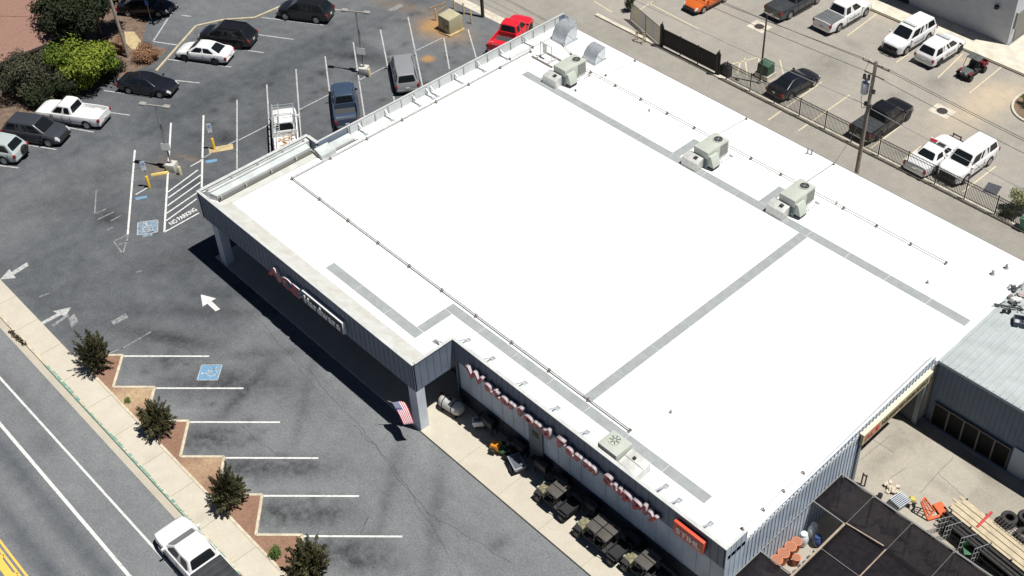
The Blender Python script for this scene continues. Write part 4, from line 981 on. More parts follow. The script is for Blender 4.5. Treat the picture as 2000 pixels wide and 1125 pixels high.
    if police:
        for s in (1, -1):
            me = text_mesh('POLICE', .30, .004, 'door_lettering', .006); xsv = [v.co.x for v in me.vertices]; wd = max(xsv)
            me.materials.append(mat('police_lettering', (.10, .11, .13), .5))
            o = bpy.data.objects.new('door_lettering', me); COL.objects.link(o); o.parent = t
            o.location = (-s * -1 * 0 + (-.75 if s < 0 else .75) + xm * .5 + .35, s * (W / 2 + .004), .62); o.rotation_euler = (rad(90), 0, 0 if s < 0 else rad(180)); o.scale = (1.4 / wd, .9, 1)
    if push:
        mb = MB()
        for s in (1, -1): mb.bar((h + .12, s * .35, .35), (h + .10, s * .32, .98), .06, .10)
        mb.bar((h + .12, -.62, .58), (h + .12, .62, .58), .06, .10).bar((h + .10, -.34, .9), (h + .10, .34, .9), .06, .08).bar((h - .1, .3, .5), (h + .12, .3, .5), .08, .08).bar((h - .1, -.3, .5), (h + .12, -.3, .5), .08, .08)
        mb.build('push_bar', M_TRIM, t)
    if spare:
        Mx = Matrix.Translation((-h - .14, -.2, .85)) @ Matrix.Rotation(rad(90), 4, 'Y')
        MB().lathe([(.2, -.11), (.33, -.11), (.36, -.06), (.36, .06), (.33, .11), (.2, .11)], 20, Mx).build('spare_wheel', M_TYRE, t, smooth=True)
    if cover:
        b = sp['bed']; zc = float(np.interp(-1.5, *zip(*sp['prof'])))
        if cover != 'open':
            mb = MB(); w2 = W / 2 - .10; n = 4
            for k in range(n): mb.box(b[0] + (b[1] - b[0]) * k / n + .006, -w2, zc - .10, b[0] + (b[1] - b[0]) * (k + 1) / n - .006, w2, zc + .012)
            mb.build('bed_cover', cover, t, bevel=.01)
        else:
            mb = MB()
            for k in range(9): y = -.72 + k * .18; mb.box(b[0] + .03, y - .04, b[2] + .001, b[1] - .03, y + .04, b[2] + .018)
            mb.box(b[0] + .02, -W / 2 + .15, b[2] + .0005, b[1] - .02, W / 2 - .15, b[2] + .006); mb.build('bed_liner', M_BEDLINER, t)
    return t

WHITE = paint('white_paint', (.80, .80, .79)); BLACKP = paint('black_car_paint', (.010, .010, .012)); NAVYB = paint('blue_black_paint', (.010, .011, .018))
GREYP = paint('dark_grey_paint', (.045, .048, .058)); SILV = paint('silver_paint', (.26, .265, .28), .35); STEELB = paint('steel_blue_paint', (.045, .07, .115)); REDP = paint('red_car_paint', (.70, .02, .035))
ORANGE = paint('orange_car_paint', (.60, .13, .025)); SILG = paint('silver_green_paint', (.42, .47, .46), .35)
H2, H1 = 31.7, 211.7          # far row of stalls
car('pickup', None, 180, WHITE, 'white pickup with black bed cover parked by the green kerb on the road', 'pickup', 'pickup_truck', wpos=(-41.72, 12.58), dark_rim=False, cover=M_COVER)
car('suv', (70, 252), H2, GREYP, 'dark grey suv beside the white pickup with an empty open bed', 'suv', 'parked_suv')
car('ext_pickup', (140, 217), H1, WHITE, 'older white extended-cab pickup with an open white bed beside the shrubs', 'pickup', 'pickup_truck', red_tail=True)
car('suv', (-14, 286), H1, SILG, 'pale silver suv with a spare wheel on its back, cut by the left edge', 'suv', 'parked_suv', spare=True)
car('sedan', (288, 160), H2, NAVYB, 'dark navy sedan half in the shade of the yellow-green tree', 'car')
car('sedan', (398, 97), H1, WHITE, 'white sedan parked in front of the black suv by the pale kerb', 'car', dark_rim=True)
car('suv', (443, 66), H1, BLACKP, 'black suv parked right behind the white sedan', 'suv', 'parked_suv', dark_rim=True, roof_rack=True)
car('suv', (595, 17), H1, paint('black_suv_paint', (.012, .012, .013)), 'black suv with a bright red tail light at the top edge', 'suv', 'parked_suv')
wt = car('ext_pickup', (557, 252), 147.4, WHITE, 'white work pickup carrying a ladder rack and lumber beside the store', 'pickup', 'work_truck')
mb = MB()
for x in (1.15, .1, -.9, -2.6):
    mb.tube((x, -.86, 1.05 if x < 0 else 1.0), (x, -.80, 2.0), .03, 6).tube((x, .86, 1.05 if x < 0 else 1.0), (x, .80, 2.0), .03, 6).tube((x, -.82, 2.0), (x, .82, 2.0), .03, 6)
for s in (1, -1): mb.tube((1.5, s * .82, 2.0), (-2.75, s * .82, 2.0), .035, 6)
mb.tube((1.5, -.82, 2.0), (1.5, .82, 2.0), .03, 6); mb.build('ladder_rack', mat('rack_grey', (.33, .36, .37), .5, .3), wt)
lad = thing('ladder', 'aluminium ladder lying on the rack of the white work pickup', 'ladder', wt.location, wt.rotation_euler.z)
mb = MB()
for y in (.30, .74): mb.bar((1.6, y, 2.07), (-2.6, y, 2.07), .05, .08)
for k in range(14): mb.tube((1.45 - k * .3, .30, 2.07), (1.45 - k * .3, .74, 2.07), .022, 6)
mb.build('ladder_rails', mat('aluminium', (.62, .63, .62), .4, .5), lad)
for i, (lb, a) in enumerate((('long lumber plank lying lengthwise in the bed of the work pickup', [(-.75, -.3, .80, -2.6, -.2, .80), (-.75, .15, .76, -2.65, .1, .8)]), ('crossed lumber pieces leaning in the bed of the work pickup', [(-1.2, -.7, 1.0, -1.6, .6, .9), (-2.1, -.7, .95, -2.3, .5, .95), (-1.3, .5, .95, -2.5, -.5, .9)]))):
    q = thing('lumber', lb, 'lumber', wt.location, wt.rotation_euler.z); mb = MB()
    for b in a: mb.bar(b[:3], b[3:], .11, .06)
    mb.build('plank', mat('lumber_wood', (.52, .36, .22), .8, var=.2), q)
car('ext_pickup', (673, 199), 147.4, STEELB, 'steel blue pickup with an open dark bed beside the lamp post', 'pickup', 'pickup_truck', cover='open', dark_rim=True)
car('minivan', (789, 136), 147.4, SILV, 'silver grey minivan nosed in towards the lamp post', 'minivan', 'parked_minivan', roof_rack=False)
car('ext_pickup', (998, 62), 112, REDP, 'bright red pickup parked behind the far corner of the store', 'pickup', 'pickup_truck', dark_rim=True, cover='open')
car('sedan', (283, 8), 40, BLACKP, 'black car in deep shade under the big dark tree', 'car')
# police lot
PC = dict(police=True)
car('pickup', (1552, 0), 88, GREYP, 'dark grey pickup at the top edge next to the white police pickup', 'pickup', 'pickup_truck', cover=M_COVER)
car('pickup', (1647, 24), 88, WHITE, 'white police pickup with a grey bed cover parked facing the grey building', 'police pickup', 'police_pickup', cover=mat('grey_cover', (.12, .125, .13), .6, var=.2, sc=3), police=True)
car('big_suv', (1776, 68), 268, WHITE, 'white police suv with its back to the grey building and a dark push bar', 'police suv', 'police_suv', light_bar='clear', push=True, police=True)
rd = car('suv', (1838, 92), 88, WHITE, 'white police suv nosed in to the pavement beside the red buggy', 'police suv', 'police_suv', light_bar='clear', dark_rim=True, police=True)
car('sedan', (1552, 157), 85, NAVYB, 'black sedan parked behind the fence near the green cabinet', 'car')
car('pickup', (1724, 229), 88, BLACKP, 'big black pickup with a flat bed cover behind the utility pole', 'pickup', 'pickup_truck', cover=M_COVER, dark_rim=True)
car('old_sedan', (1827, 297), 88, WHITE, 'older white police sedan with a red light bar near the fence', 'police car', 'police_car', light_bar='red', push=True, police=True)
car('big_suv', (1891, 311), 268, WHITE, 'white police suv facing the fence beside the older police sedan', 'police suv', 'police_suv', push=True, police=True)
car('sedan', (1382, -8), 268, ORANGE, 'orange car cut by the top edge of the picture', 'car')

# ------------------------------------------------------------------ side by side buggies
M_CAMO = mat('camo_panel', (.34, .31, .20), .6, sc=5, var=.0, col2=(.12, .11, .06), detail=2)
M_BROOF = mat('buggy_roof', (.085, .075, .066), .6, var=.12, sc=2)
def buggy(label, px, rz, roof_len=1.35, bodyc=None, roofc=None, bonnetc=None, z=1.0, group=None, seats=1):
    p = G(px[0], px[1], z); t = thing('utility_buggy', label, 'buggy', (p.x, p.y, .15 if group else .004), rad(rz), group)
    bc = bodyc or M_CAMO; rl = roof_len; t.scale = (.84,) * 3; x0 = .55
    xr = x0 - rl
    MB().box(-1.45 - (rl - 1.35), -.48, .38, 1.30, .48, .58).box(xr, -.62, .5, x0 + .1, .62, .62).build('chassis', M_TRIM, t, bevel=.03)
    MB().hexa([(.55, -.60, .60), (1.45, -.42, .58), (1.45, .42, .58), (.55, .60, .60)], [(.60, -.56, 1.02), (1.38, -.36, .86), (1.38, .36, .86), (.60, .56, 1.02)]).build('bonnet', bonnetc or bc, t, bevel=.05)
    mb = MB()
    for s in (1, -1): MB().hexa([(.75, s * .42, .80), (1.35, s * .42, .80), (1.35, s * .74, .78), (.75, s * .74, .78)], [(.75, s * .42, .88), (1.35, s * .42, .88), (1.3, s * .72, .84), (.8, s * .72, .84)]).build('mudguard', M_TRIM if not bodyc else bc, t)
    for s in (1, -1): MB().box(xr - .9, s * .68 - .1, .80, xr - .2, s * .68 + .1, .86).build('mudguard', M_TRIM if not bodyc else bc, t)
    mb = MB()
    for s in (1, -1):
        mb.path([(.62, s * .62, .98), (.25, s * .60, 1.85), (xr + .05, s * .60, 1.85), (xr - .08, s * .62, .8)], .028, 6)
        if seats > 1: mb.tube((x0 - rl / 2, s * .6, 1.85), (x0 - rl / 2, s * .62, .7), .026, 6)
    mb.tube((.25, -.6, 1.85), (.25, .6, 1.85), .025, 6).tube((xr + .05, -.6, 1.85), (xr + .05, .6, 1.85), .025, 6)
    mb.build('roll_cage', M_TRIM, t)
    mb = MB(); n = seats
    for k in range(n):
        a = .32 - (.32 - xr + .10) * k / n; b = .32 - (.32 - xr + .10) * (k + 1) / n + .03
        for s in (1, -1): mb.hexa([(b, s * .02, 1.87), (a, s * .02, 1.87), (a, s * .68, 1.86), (b, s * .68, 1.86)], [(b + .04, s * .03, 1.95), (a - .04, s * .03, 1.95), (a - .05, s * .62, 1.93), (b + .05, s * .62, 1.93)])
    mb.build('roof', roofc or M_BROOF, t, bevel=.03)
    for k in range(seats):
        sx = .0 - k * .8
        MB().box(sx - .3, -.55, .62, sx + .12, .55, .78).hexa([(sx - .34, -.55, .70), (sx - .22, -.55, .70), (sx - .22, .55, .70), (sx - .34, .55, .70)], [(sx - .46, -.52, 1.28), (sx - .36, -.52, 1.28), (sx - .36, .52, 1.28), (sx - .46, .52, 1.28)]).build('seat', mat('buggy_seat', (.03, .03, .03), .7), t, bevel=.03)
    bx0, bx1 = xr - 1.02, xr - .12
    mb = MB().box(bx0, -.66, .82, bx1, .66, .87).box(bx0, -.66, .87, bx1, -.62, 1.12).box(bx0, .62, .87, bx1, .66, 1.12).box(bx0, -.62, .87, bx0 + .04, .62, 1.12).box(bx1 - .04, -.62, .87, bx1, .62, 1.14)
    mb.build('cargo_bed', M_TRIM if not bodyc else bc, t)
    for xw in (1.02, xr - .5):
        for s in (1, -1):
            Mx = Matrix.Translation((xw, s * .66, .33)) @ Matrix.Rotation(rad(90), 4, 'X')
            w_ = MB().lathe([(.16, -.13), (.29, -.13), (.33, -.08), (.33, .08), (.29, .13), (.16, .13)], 18, Mx).build('wheel', M_TYRE, t, smooth=True)
            MB().lathe([(.17, -.134), (.17, .134)], 14, Mx).build('rim', M_RIMD, w_)
    for s in (1, -1): MB().obox((1.42, s * .28, .80), (.06, .18, .09), 0).build('headlight', M_LAMP, t)
    MB().tube((.55, .28, 1.0), (.28, .28, 1.12), .02, 6).lathe([(.16, -.015), (.16, .015), (.12, .015), (.12, -.015)], 14, Matrix.Translation((.26, .28, 1.13)) @ Matrix.Rotation(rad(70), 4, 'Y')).build('steering_wheel', M_TRIM, t)
    return t
GB = 'camouflage buggies in front of the slate shop wall'
buggy('camouflage buggy with a short roof, first in the row from the striped tractor things', (1086, 966), 180, 1.25, group=GB)
buggy('longest camouflage buggy with a double roof, middle of the row by the shop wall', (1164, 1036), 180, 2.0, group=GB, seats=2)
buggy('camouflage buggy with a short roof nearest the bottom edge, under the orange sign', (1258, 1103), 180, 1.3, group=GB)
buggy('red and black buggy parked in the police lot beside a white suv', (1900, 125), 268, 1.3, bodyc=mat('dark_red_panel', (.15, .02, .03), .5), bonnetc=mat('grey_bonnet', (.10, .11, .11), .5), roofc=mat('grey_buggy_roof', (.09, .10, .095), .6))
# ================================================================== STREET FURNITURE AND PROPS
M_POLE = mat('pole_grey', (.36, .34, .31), .6, .2, var=.1); M_SIGNW = mat('sign_white', (.66, .66, .64), .5)
M_YEL = mat('yellow_safety_paint', (.80, .50, .04), .55, var=.14, sc=4); M_CONCBASE = mat('base_concrete', (.52, .52, .47), .85, var=.12)
M_WOOD = mat('weathered_wood', (.30, .26, .21), .85, var=.25, sc=5); M_WIRE = mat('wire_dark', (.05, .05, .05), .6); M_IRON = mat('black_iron', (.018, .018, .018), .55)
def lamp_post(label, loc, rz, h=5.75, sign=True, arms=True, col=None, group='twin lamp posts in the car park'):
    t = thing('lamp_post', label, 'lamp post', loc, rz, group); col = col or M_POLE
    MB().lathe([(.075, 0), (.075, h * .5), (.06, h)], 10).build('pole', col, t, smooth=True)
    if arms:
        MB().box(-.36, -.36, 0, .36, .36, .62).build('base', M_CONCBASE, t, bevel=.04)
        MB().bar((0, -.75, h - .03), (0, .75, h - .03), .10, .08).build('cross_arm', col, t)
        for s in (1, -1):
            MB().obox((0, s * .92, h + .01), (.36, .50, .14), 0).build('lamp_head', col, t, bevel=.02)
    else: MB().lathe([(.2, 0), (.2, .25)], 12).build('base', M_CONCBASE, t)
    if sign:
        MB().obox((.10, 0, 2.15), (.03, .70, .55), 0, 0, rad(-8)).build('sign_panel', M_SIGNW, t)
    return t
a1 = Vector((-73.12, 29.95, 0)); a2 = Vector((-73.2, 47.85, 0))
lamp_post('twin lamp post with a white sign panel beside the striped access aisle', a1, rad(-57))
lamp_post('twin lamp post with a white sign panel between the blue pickup and the silver minivan', a2, rad(-57))
lp = lamp_post('thin tall lamp post beside the green cabinet in the police lot', G(1484, 162), 0, 6.3, False, False, mat('brown_pole', (.08, .065, .05), .6), None)
MB().bar((0, 0, 6.2), (.5, 0, 6.3), .05, .05).obox((.55, 0, 6.3), (.34, .2, .09)).build('lamp_head', MATS['brown_pole'], lp)
def bollard(label, px, h=1.05, r=.085, group=None, sign=False, mt=None):
    p = G(*px); t = thing('bollard', label, 'bollard', p, rad(-25), group)
    MB().lathe([(r, 0), (r, h - .06), (r * .8, h - .01), (0.01, h)], 14).build('post', mt or M_YEL, t, smooth=True)
    if sign:
        MB().tube((0, 0, h - .1), (0, 0, h + 1.35), .025, 8).build('sign_post', M_POLE, t)
        MB().box(.03, -.17, h + .85, .05, .17, h + 1.35).box(.03, -.17, h + .55, .05, .17, h + .80).build('sign_panel', mat('pale_blue_sign', (.66, .70, .74), .5), t)
        MB().box(.051, -.11, h + .98, .056, .11, h + 1.25).build('blue_symbol', mat('sign_blue', (.30, .40, .55), .5), t)
    return t
bollard('yellow bollard carrying a parking sign at the left end of the wheel stop', (292, 366), sign=True, r=.11)
bollard('yellow bollard carrying a parking sign on the small concrete pad', (419, 292), sign=True, r=.11)
bollard('short cream bollard hugging the concrete base of the lamp post by the aisle', (353, 341), .75, .13, mt=mat('cream_bollard', (.55, .50, .30), .6))
bollard('short cream bollard hugging the lamp post base by the minivan', (722, 150), .75, .13, mt=MATS['cream_bollard'])
p = G(312, 341); o = MB().hexa([(-.62, -.10, 0), (.62, -.10, 0), (.62, .10, 0), (-.62, .10, 0)], [(-.60, -.06, .17), (.60, -.06, .17), (.60, .06, .17), (-.60, .06, .17)]).build('wheel_stop', mat('wheel_stop_yellow', (.78, .58, .18), .7, var=.2, sc=3), bevel=.015)
o.location = (p.x, p.y, .004); o.rotation_euler = (0, 0, rad(62)); tag(o, 'short yellow wheel stop lying beside the lamp post base', 'wheel stop')
p = G(432, 291); o = MB().box(-.9, -.35, 0, .9, .35, .05).build('concrete_pad', mat('tan_pad', (.46, .36, .20), .85, var=.25, sc=2)); o.location = (p.x, p.y, 0); o.rotation_euler = (0, 0, rad(62)); tag(o, kind='structure')
# transformer cabinet and its bollards
p = G(880, 58); t = thing('transformer_cabinet', 'tan transformer cabinet ringed by yellow bollards at the lot edge', 'transformer', p, rad(0))
MB().box(-.95, -.85, 0, .95, .85, .12).build('plinth', mat('tan_plinth', (.45, .33, .16), .9, var=.3, sc=2), t)
MB().hexa([(-.75, -.7, .12), (.75, -.7, .12), (.75, .7, .12), (-.75, .7, .12)], [(-.72, -.66, 1.45), (.72, -.66, 1.45), (.72, .66, 1.55), (-.72, .66, 1.55)]).build('cabinet', mat('tan_cabinet', (.44, .40, .26), .6, var=.1), t, bevel=.03)
MB().box(-.02, -.72, .3, .02, -.69, 1.35).box(.25, -.72, .6, .5, -.70, .85).build('door', mat('cabinet_door_tan', (.20, .18, .12), .6), t)  # door strip and plate in a darker tan
for lb, q in (('yellow bollard at the near left corner of the tan transformer', (865, 52)), ('yellow bollard left of the tan transformer, tall in front of the soil', (852, 40)), ('yellow bollard at the front of the tan transformer', (879, 64)), ('yellow bollard at the front right of the tan transformer', (902, 53)), ('yellow bollard behind the tan transformer on the right', (906, 28)), ('yellow bollard furthest right of the tan transformer', (921, 46)), ('yellow bollard right behind the tan transformer', (887, 17))):
    bollard(lb, q, 1.15, .07, 'yellow bollards round the transformer', mt=mat('faded_yellow', (.62, .45, .14), .6, var=.1))
mb = MB()
for a, b in (((858, 62), (860, 42)), ((858, 64), (872, 70)), ((838, 18), (872, 6)), ((842, 30), (870, 14))): a, b = G(*a), G(*b); mb.bar((a.x, a.y, .05), (b.x, b.y, .05), .08, .08)
tag(mb.build('ground_timber', mat('soil_timber', (.35, .20, .08), .9, var=.3)), 'loose timbers on the orange soil beside the tan transformer', 'timber')

def utility_pole(label, loc, h, r, lean=(0, 0)):
    t = thing('utility_pole', label, 'utility pole', loc); MB().tube((0, 0, 0), (lean[0], lean[1], h), r, 12, r * .72).build('pole', M_WOOD, t, smooth=True)
    return t
up = utility_pole('wooden utility pole with a grey transformer behind the white roof', (-36.75, 64.75, 0), 9.7, .17)
MB().bar((-1.1, .05, 9.35), (1.1, .05, 9.35), .09, .11).bar((-.8, .05, 8.55), (.8, .05, 8.55), .09, .10).build('cross_arm', M_WOOD, up)
tr = MB().lathe([(.05, -.02), (.26, 0), (.28, .08), (.28, .82), (.24, .90), (.05, .92)], 16, Matrix.Translation((-.48, -.05, 6.9))).build('transformer_can', mat('can_grey', (.55, .58, .60), .45, .2), up, smooth=True)
MB().lathe([(.05, .9), (.07, 1.0), (.04, 1.2)], 8, Matrix.Translation((-.55, 0, 6.9))).lathe([(.05, .9), (.07, 1.0), (.04, 1.2)], 8, Matrix.Translation((-.38, -.1, 6.9))).build('bushing', mat('bushing_grey', (.25, .24, .23), .5), tr)
for x in (-1.05, -.55, .55, 1.05):
    MB().lathe([(.03, 0), (.06, .06), (.03, .10), (.05, .16), (.02, .22)], 8, Matrix.Translation((x, .05, 9.4))).build('insulator', M_SIGNW, up)
MB().box(-.75, -.15, 8.0, -.55, .0, 8.35).box(-.35, -.2, 8.1, -.2, -.05, 8.5).box(.15, -.15, 7.2, .35, .0, 7.5).box(-.3, -.16, 6.0, -.12, .0, 6.3).box(.13, -.12, 6.0, .28, .04, 6.25).build('fittings', mat('fitting_dark', (.10, .10, .10), .6), up)
mb = MB(); mb.path([(-.5, -.1, 7.0), (-.62, -.1, 6.4), (-.45, -.1, 5.7), (-.1, -.05, 5.9)], .018, 5).path([(-.5, .0, 7.9), (-.75, 0, 8.6), (-.55, .05, 9.4)], .015, 5); mb.build('drop_cable', M_IRON, up)
utility_pole('leaning wooden utility pole beside the rusty orange bush', G(251, 112), 8.5, .15, (-.75, .1))
bp = utility_pole('dark pole standing at the lot corner by the pale gutter', G(943, 33), 8.0, .16); bp.children[0].data.materials[0] = mat('dark_pole', (.05, .045, .04), .8)
def wire(label, a, b, sag, r=.018, m=None):
    t = tag(bpy.data.objects.new('overhead_wire', None), label, 'wire', 'overhead wires along the alley'); a, b = Vector(a), Vector(b); pts = []
    for k in range(25): u = k / 24; c = a.lerp(b, u); c.z -= sag * 4 * u * (1 - u); pts.append(c)
    bpy.data.objects.remove(t)
    o = MB().path(pts, r, 5).build('overhead_wire', m or M_WIRE); return tag(o, label, 'wire', 'overhead wires along the alley')
P0 = Vector((-36.75, 64.75, 0)); WP = mat('wire_pale', (.42, .41, .40), .5, .4)
for i, (dx, z, sag, m_) in enumerate(((-1.05, 9.5, .7, M_WIRE), (1.05, 9.5, .7, M_WIRE), (-.55, 8.6, .9, M_WIRE))):
    wire('dark overhead wire running left from the transformer pole, from its %s' % ('left insulator', 'right insulator', 'lower arm')[i], (P0.x + dx, P0.y, z), (-95, 62.5 + i * 1.3, z), sag)
    wire('dark overhead wire running right from the transformer pole, from its %s' % ('left insulator', 'right insulator', 'lower arm')[i], (P0.x + dx, P0.y, z), (10, 64 + i * .5, z), sag)
wire('pale cable passing in front of the black gate towards the utility pole', (P0.x, P0.y - .1, 6.1), (-98, 64.9, 6.6), .9, .022, WP)
wire('pale cable running from the utility pole past the green bin towards the right edge', (P0.x, P0.y - .1, 6.0), (12, 65, 6.2), .9, .022, WP)
wire('thin service cable dropping from the utility pole to the alley edge of the white roof', (P0.x, P0.y - .1, 5.9), (-35.2, 59.0, 5.1), .25, .014, M_WIRE)
wire('thin pale wire crossing the salmon roof at the top left', (-89.9, 35.6, 8.0), (-103, 20, 6.8), .35, .02, WP)

# fence along the alley kerb
def picket_fence(name, label, x0, x1, y, h, pitch, post_every, z0=.13, dense=False, cat='fence'):
    L_ = x1 - x0; t = thing(name, label, cat, (x0, y, z0)); n = int(round(L_ / post_every))
    for k in range(n + 1):
        MB().box(L_ * k / n - .035, -.035, 0, L_ * k / n + .035, .035, h + .06).build('post', M_IRON, t)
    for k in range(n):
        a, b = L_ * k / n + .04, L_ * (k + 1) / n - .04; mb = MB()
        for z in (.18, h - .30, h - .08): mb.box(a, -.016, z, b, .016, z + .035)
        m_ = int((b - a) / pitch)
        for j in range(1, m_): x = a + (b - a) * j / m_; mb.box(x - .013, -.013, .06, x + .013, .013, h)
        if dense: mb.box(a, .012, .2, b, .02, h - .1)
        mb.build('fence_panel', M_IRON, t)
    return t
picket_fence('metal_fence', 'long black picket fence on the kerb between alley and police lot', -51.4, -15, 67.55, 1.62, .115, 2.42)
picket_fence('sliding_gate', 'dark solid-backed black gate closing the police lot entrance', -58.3, -52.6, 67.62, 1.75, .12, 1.9, dense=True, cat='gate')
mb = MB().box(-.10, -.10, 0, .10, .10, 2.1).box(.12, -.05, 0, .22, .05, 2.0); mb.tube((0, 0, 2.1), (.1, 0, 2.35), .04, 8)
o = mb.build('gate_post', M_IRON); o.location = (-58.5, 67.6, .1); tag(o, 'thick black gate post at the chain-link end of the gate', 'gate post')
o2 = o.copy(); COL.objects.link(o2); o2.location = (-52.4, 67.6, .1); tag(o2, 'thick black gate post at the picket fence end of the gate', 'gate post')
o = MB().box(-.45, -.25, 0, .45, .25, .9).box(-.3, -.2, .9, .3, .2, 1.05).build('gate_motor', mat('motor_dark', (.03, .03, .035), .6), bevel=.03); o.location = (-51.9, 68.1, .05); tag(o, 'dark gate motor box at the inner end of the black gate', 'gate motor')
t = thing('chain_link_fence', 'chain-link fence with blue and cream slats beside the black gate', 'fence', (-63.3, 69.0, 0))
d = Vector((4.7, -1.3, 0)); n = 2
for k in range(n + 1): q = d * (k / n); MB().tube((q.x, q.y, 0), (q.x, q.y, 1.75), .03, 8).build('post', M_IRON, t)
MB().tube((0, 0, 1.72), (d.x, d.y, 1.72), .022, 6).build('top_rail', M_IRON, t)
mb = MB(); k = 0
for i in range(62):
    u = i / 62; q0 = d * u; q1 = d * ((i + .62) / 62); c = 0 if u < .18 else (1 if (i // 6) % 3 == 1 else 2 if (i // 6) % 3 == 2 else 0)
    mb.hexa([(q0.x, q0.y, .08), (q1.x, q1.y, .08), (q1.x, q1.y + .012, .08), (q0.x, q0.y + .012, .08)], [(q0.x, q0.y, 1.68), (q1.x, q1.y, 1.68), (q1.x, q1.y + .012, 1.68), (q0.x, q0.y + .012, 1.68)], c)
mb.build('slats', [mat('slat_tan', (.36, .31, .24), .7), mat('slat_blue', (.24, .27, .34), .7), mat('slat_olive', (.38, .33, .18), .7)], t)
# things by the gate
p = G(1250, 82); t = thing('barricade', 'small wooden sawhorse barricade in the alley by the slatted fence', 'barricade', p, rad(10))
mb = MB()
for x in (-.38, .38): mb.bar((x, -.3, 0), (x, 0, .95), .06, .07).bar((x, .3, 0), (x, 0, .95), .06, .07)
mb.build('leg', mat('barricade_wood', (.50, .40, .29), .8, var=.15), t)
MB().bar((-.45, -.03, .85), (.45, -.03, .85), .04, .16).bar((-.45, -.13, .5), (.45, -.13, .5), .04, .14).build('board', MATS['barricade_wood'], t)
Mx = Matrix.Translation((.12, -.03, .98)) @ Matrix.Rotation(rad(90), 4, 'X'); MB().lathe([(.13, -.04), (.16, -.04), (.16, .04), (.13, .04)], 14, Mx).build('warning_light', mat('lamp_bronze', (.28, .22, .15), .5), t)
p = G(1494, 150); t = thing('green_cabinet', 'green utility cabinet on a pale plinth beside the thin lamp post', 'cabinet', p, 0)
MB().box(-.65, -.55, 0, .65, .55, .45).build('plinth', MATS['pale_concrete'], t); MB().hexa([(-.55, -.48, .45), (.55, -.48, .45), (.55, .48, .45), (-.55, .48, .45)], [(-.52, -.42, 1.3), (.52, -.42, 1.3), (.52, .42, 1.4), (-.52, .42, 1.4)]).build('cabinet', mat('cabinet_green', (.045, .10, .065), .5), t, bevel=.03)
p = G(1982, 445); t = thing('wheeled_bin', 'green wheeled bin behind the fence at the right edge', 'bin', (p.x + .5, p.y + .3, 0), 0)
MB().hexa([(-.25, -.25, .08), (.25, -.25, .08), (.25, .25, .08), (-.25, .25, .08)], [(-.32, -.34, 1.0), (.32, -.34, 1.0), (.32, .34, 1.0), (-.32, .34, 1.0)]).build('tub', mat('bin_green', (.10, .24, .16), .5), t, bevel=.03)
MB().box(-.34, -.36, 1.0, .34, .38, 1.06).build('lid', mat('bin_lid', (.12, .28, .19), .5), t, bevel=.02)
p = G(228, 17); mb = MB()
pp = [G(1180, 5), G(1205, 22), G(1238, 42)]
# American flag on the column
t = thing('flag', 'striped national flag flying low from a slanted pole on the front column', 'flag', (-41.0, 26.79, 1.5))
MB().tube((0, 0, 0), (-.85, -1.05, .95), .02, 8).build('flag_pole', M_POLE, t)
def flag_pt(u, v):  # u along the fly, v across the stripes
    a = Vector((-41.72, 25.92, 2.30)).lerp(Vector((-41.28, 26.52, 2.24)), v); b = Vector((-40.34, 25.62, 1.66)).lerp(Vector((-39.96, 26.08, 1.74)), v)
    q = a.lerp(b, u) + Vector((.02, -.03, .09)) * math.sin(u * 8 + v * 1.5) + Vector((0, 0, .14)) * math.sin(u * math.pi)
    return q - Vector((-41.0, 26.79, 1.5))
cols = [mat('flag_red', (.42, .04, .06), .7), mat('flag_white', (.62, .60, .61), .7), mat('flag_blue', (.03, .05, .16), .7)]
nu, nv = 20, 13; mb = MB(); vs = [flag_pt(i / nu, j / nv) for j in range(nv + 1) for i in range(nu + 1)]; mb.v = [tuple(v) for v in vs]
for j in range(nv):
    for i in range(nu): mb.f.append([j * (nu + 1) + i, j * (nu + 1) + i + 1, (j + 1) * (nu + 1) + i + 1, (j + 1) * (nu + 1) + i]); mb.mi.append(2 if i < 8 and j < 7 else (0 if j % 2 == 0 else 1))
fo = mb.build('cloth', cols, t, smooth=True, sharp=180)
fo.modifiers.new('thick', 'SOLIDIFY').thickness = .006
mb = MB()
for j in range(7):
    for i in range(6 if j % 2 == 0 else 5):
        c = flag_pt((.9 + i * 1.15 + (.55 if j % 2 else 0)) / nu, (j + .5) / nv); mb.obox(c, (.03, .03, .03), .6)
mb.build('stars', cols[1], fo)

# goods in front of the shop
GZ = .14
def sx(px, z=0.0): return G(px[0], px[1], GZ + z)
p = sx((889, 784), .6); t = thing('propane_tank', 'white banded tank lying on its side against the shop wall', 'tank', (p.x, p.y - .3, GZ), rad(8))
Mx = Matrix.Translation((0, 0, .55)) @ Matrix.Rotation(rad(90), 4, 'Y'); MB().lathe([(.05, -.85), (.28, -.80), (.40, -.65), (.42, -.5), (.42, .5), (.40, .65), (.28, .80), (.05, .85)], 20, Mx).build('shell', mat('tank_grey', (.50, .49, .48), .45, var=.08), t, smooth=True)
mb = MB()
for x in (-.42, .28): mb.lathe([(.43, x - .03), (.43, x + .03)], 20, Mx)
mb.build('band', M_BLACK, t); MB().lathe([(.09, .0), (.09, .12)], 12, Matrix.Translation((-.05, 0, .95))).build('valve', M_BLACK, t)
mb = MB()
for x in (-.5, .5): mb.box(x - .06, -.35, 0, x + .06, .35, .2)
mb.build('cradle', M_IRON, t)
p = sx((862, 768), .5); o = MB().lathe([(.14, 0), (.16, .3), (.10, .5)], 12).build('gas_bottle', mat('bottle_red', (.25, .03, .02), .5), smooth=True); o.location = (p.x, p.y, GZ); tag(o, 'small dark red gas bottle in the shade beside the banded tank', 'gas bottle')
p = sx((935, 827), .4); t = thing('utility_sink', 'small white moulded tub standing in the shade past the tank', 'tub', (p.x, p.y, GZ), rad(50))
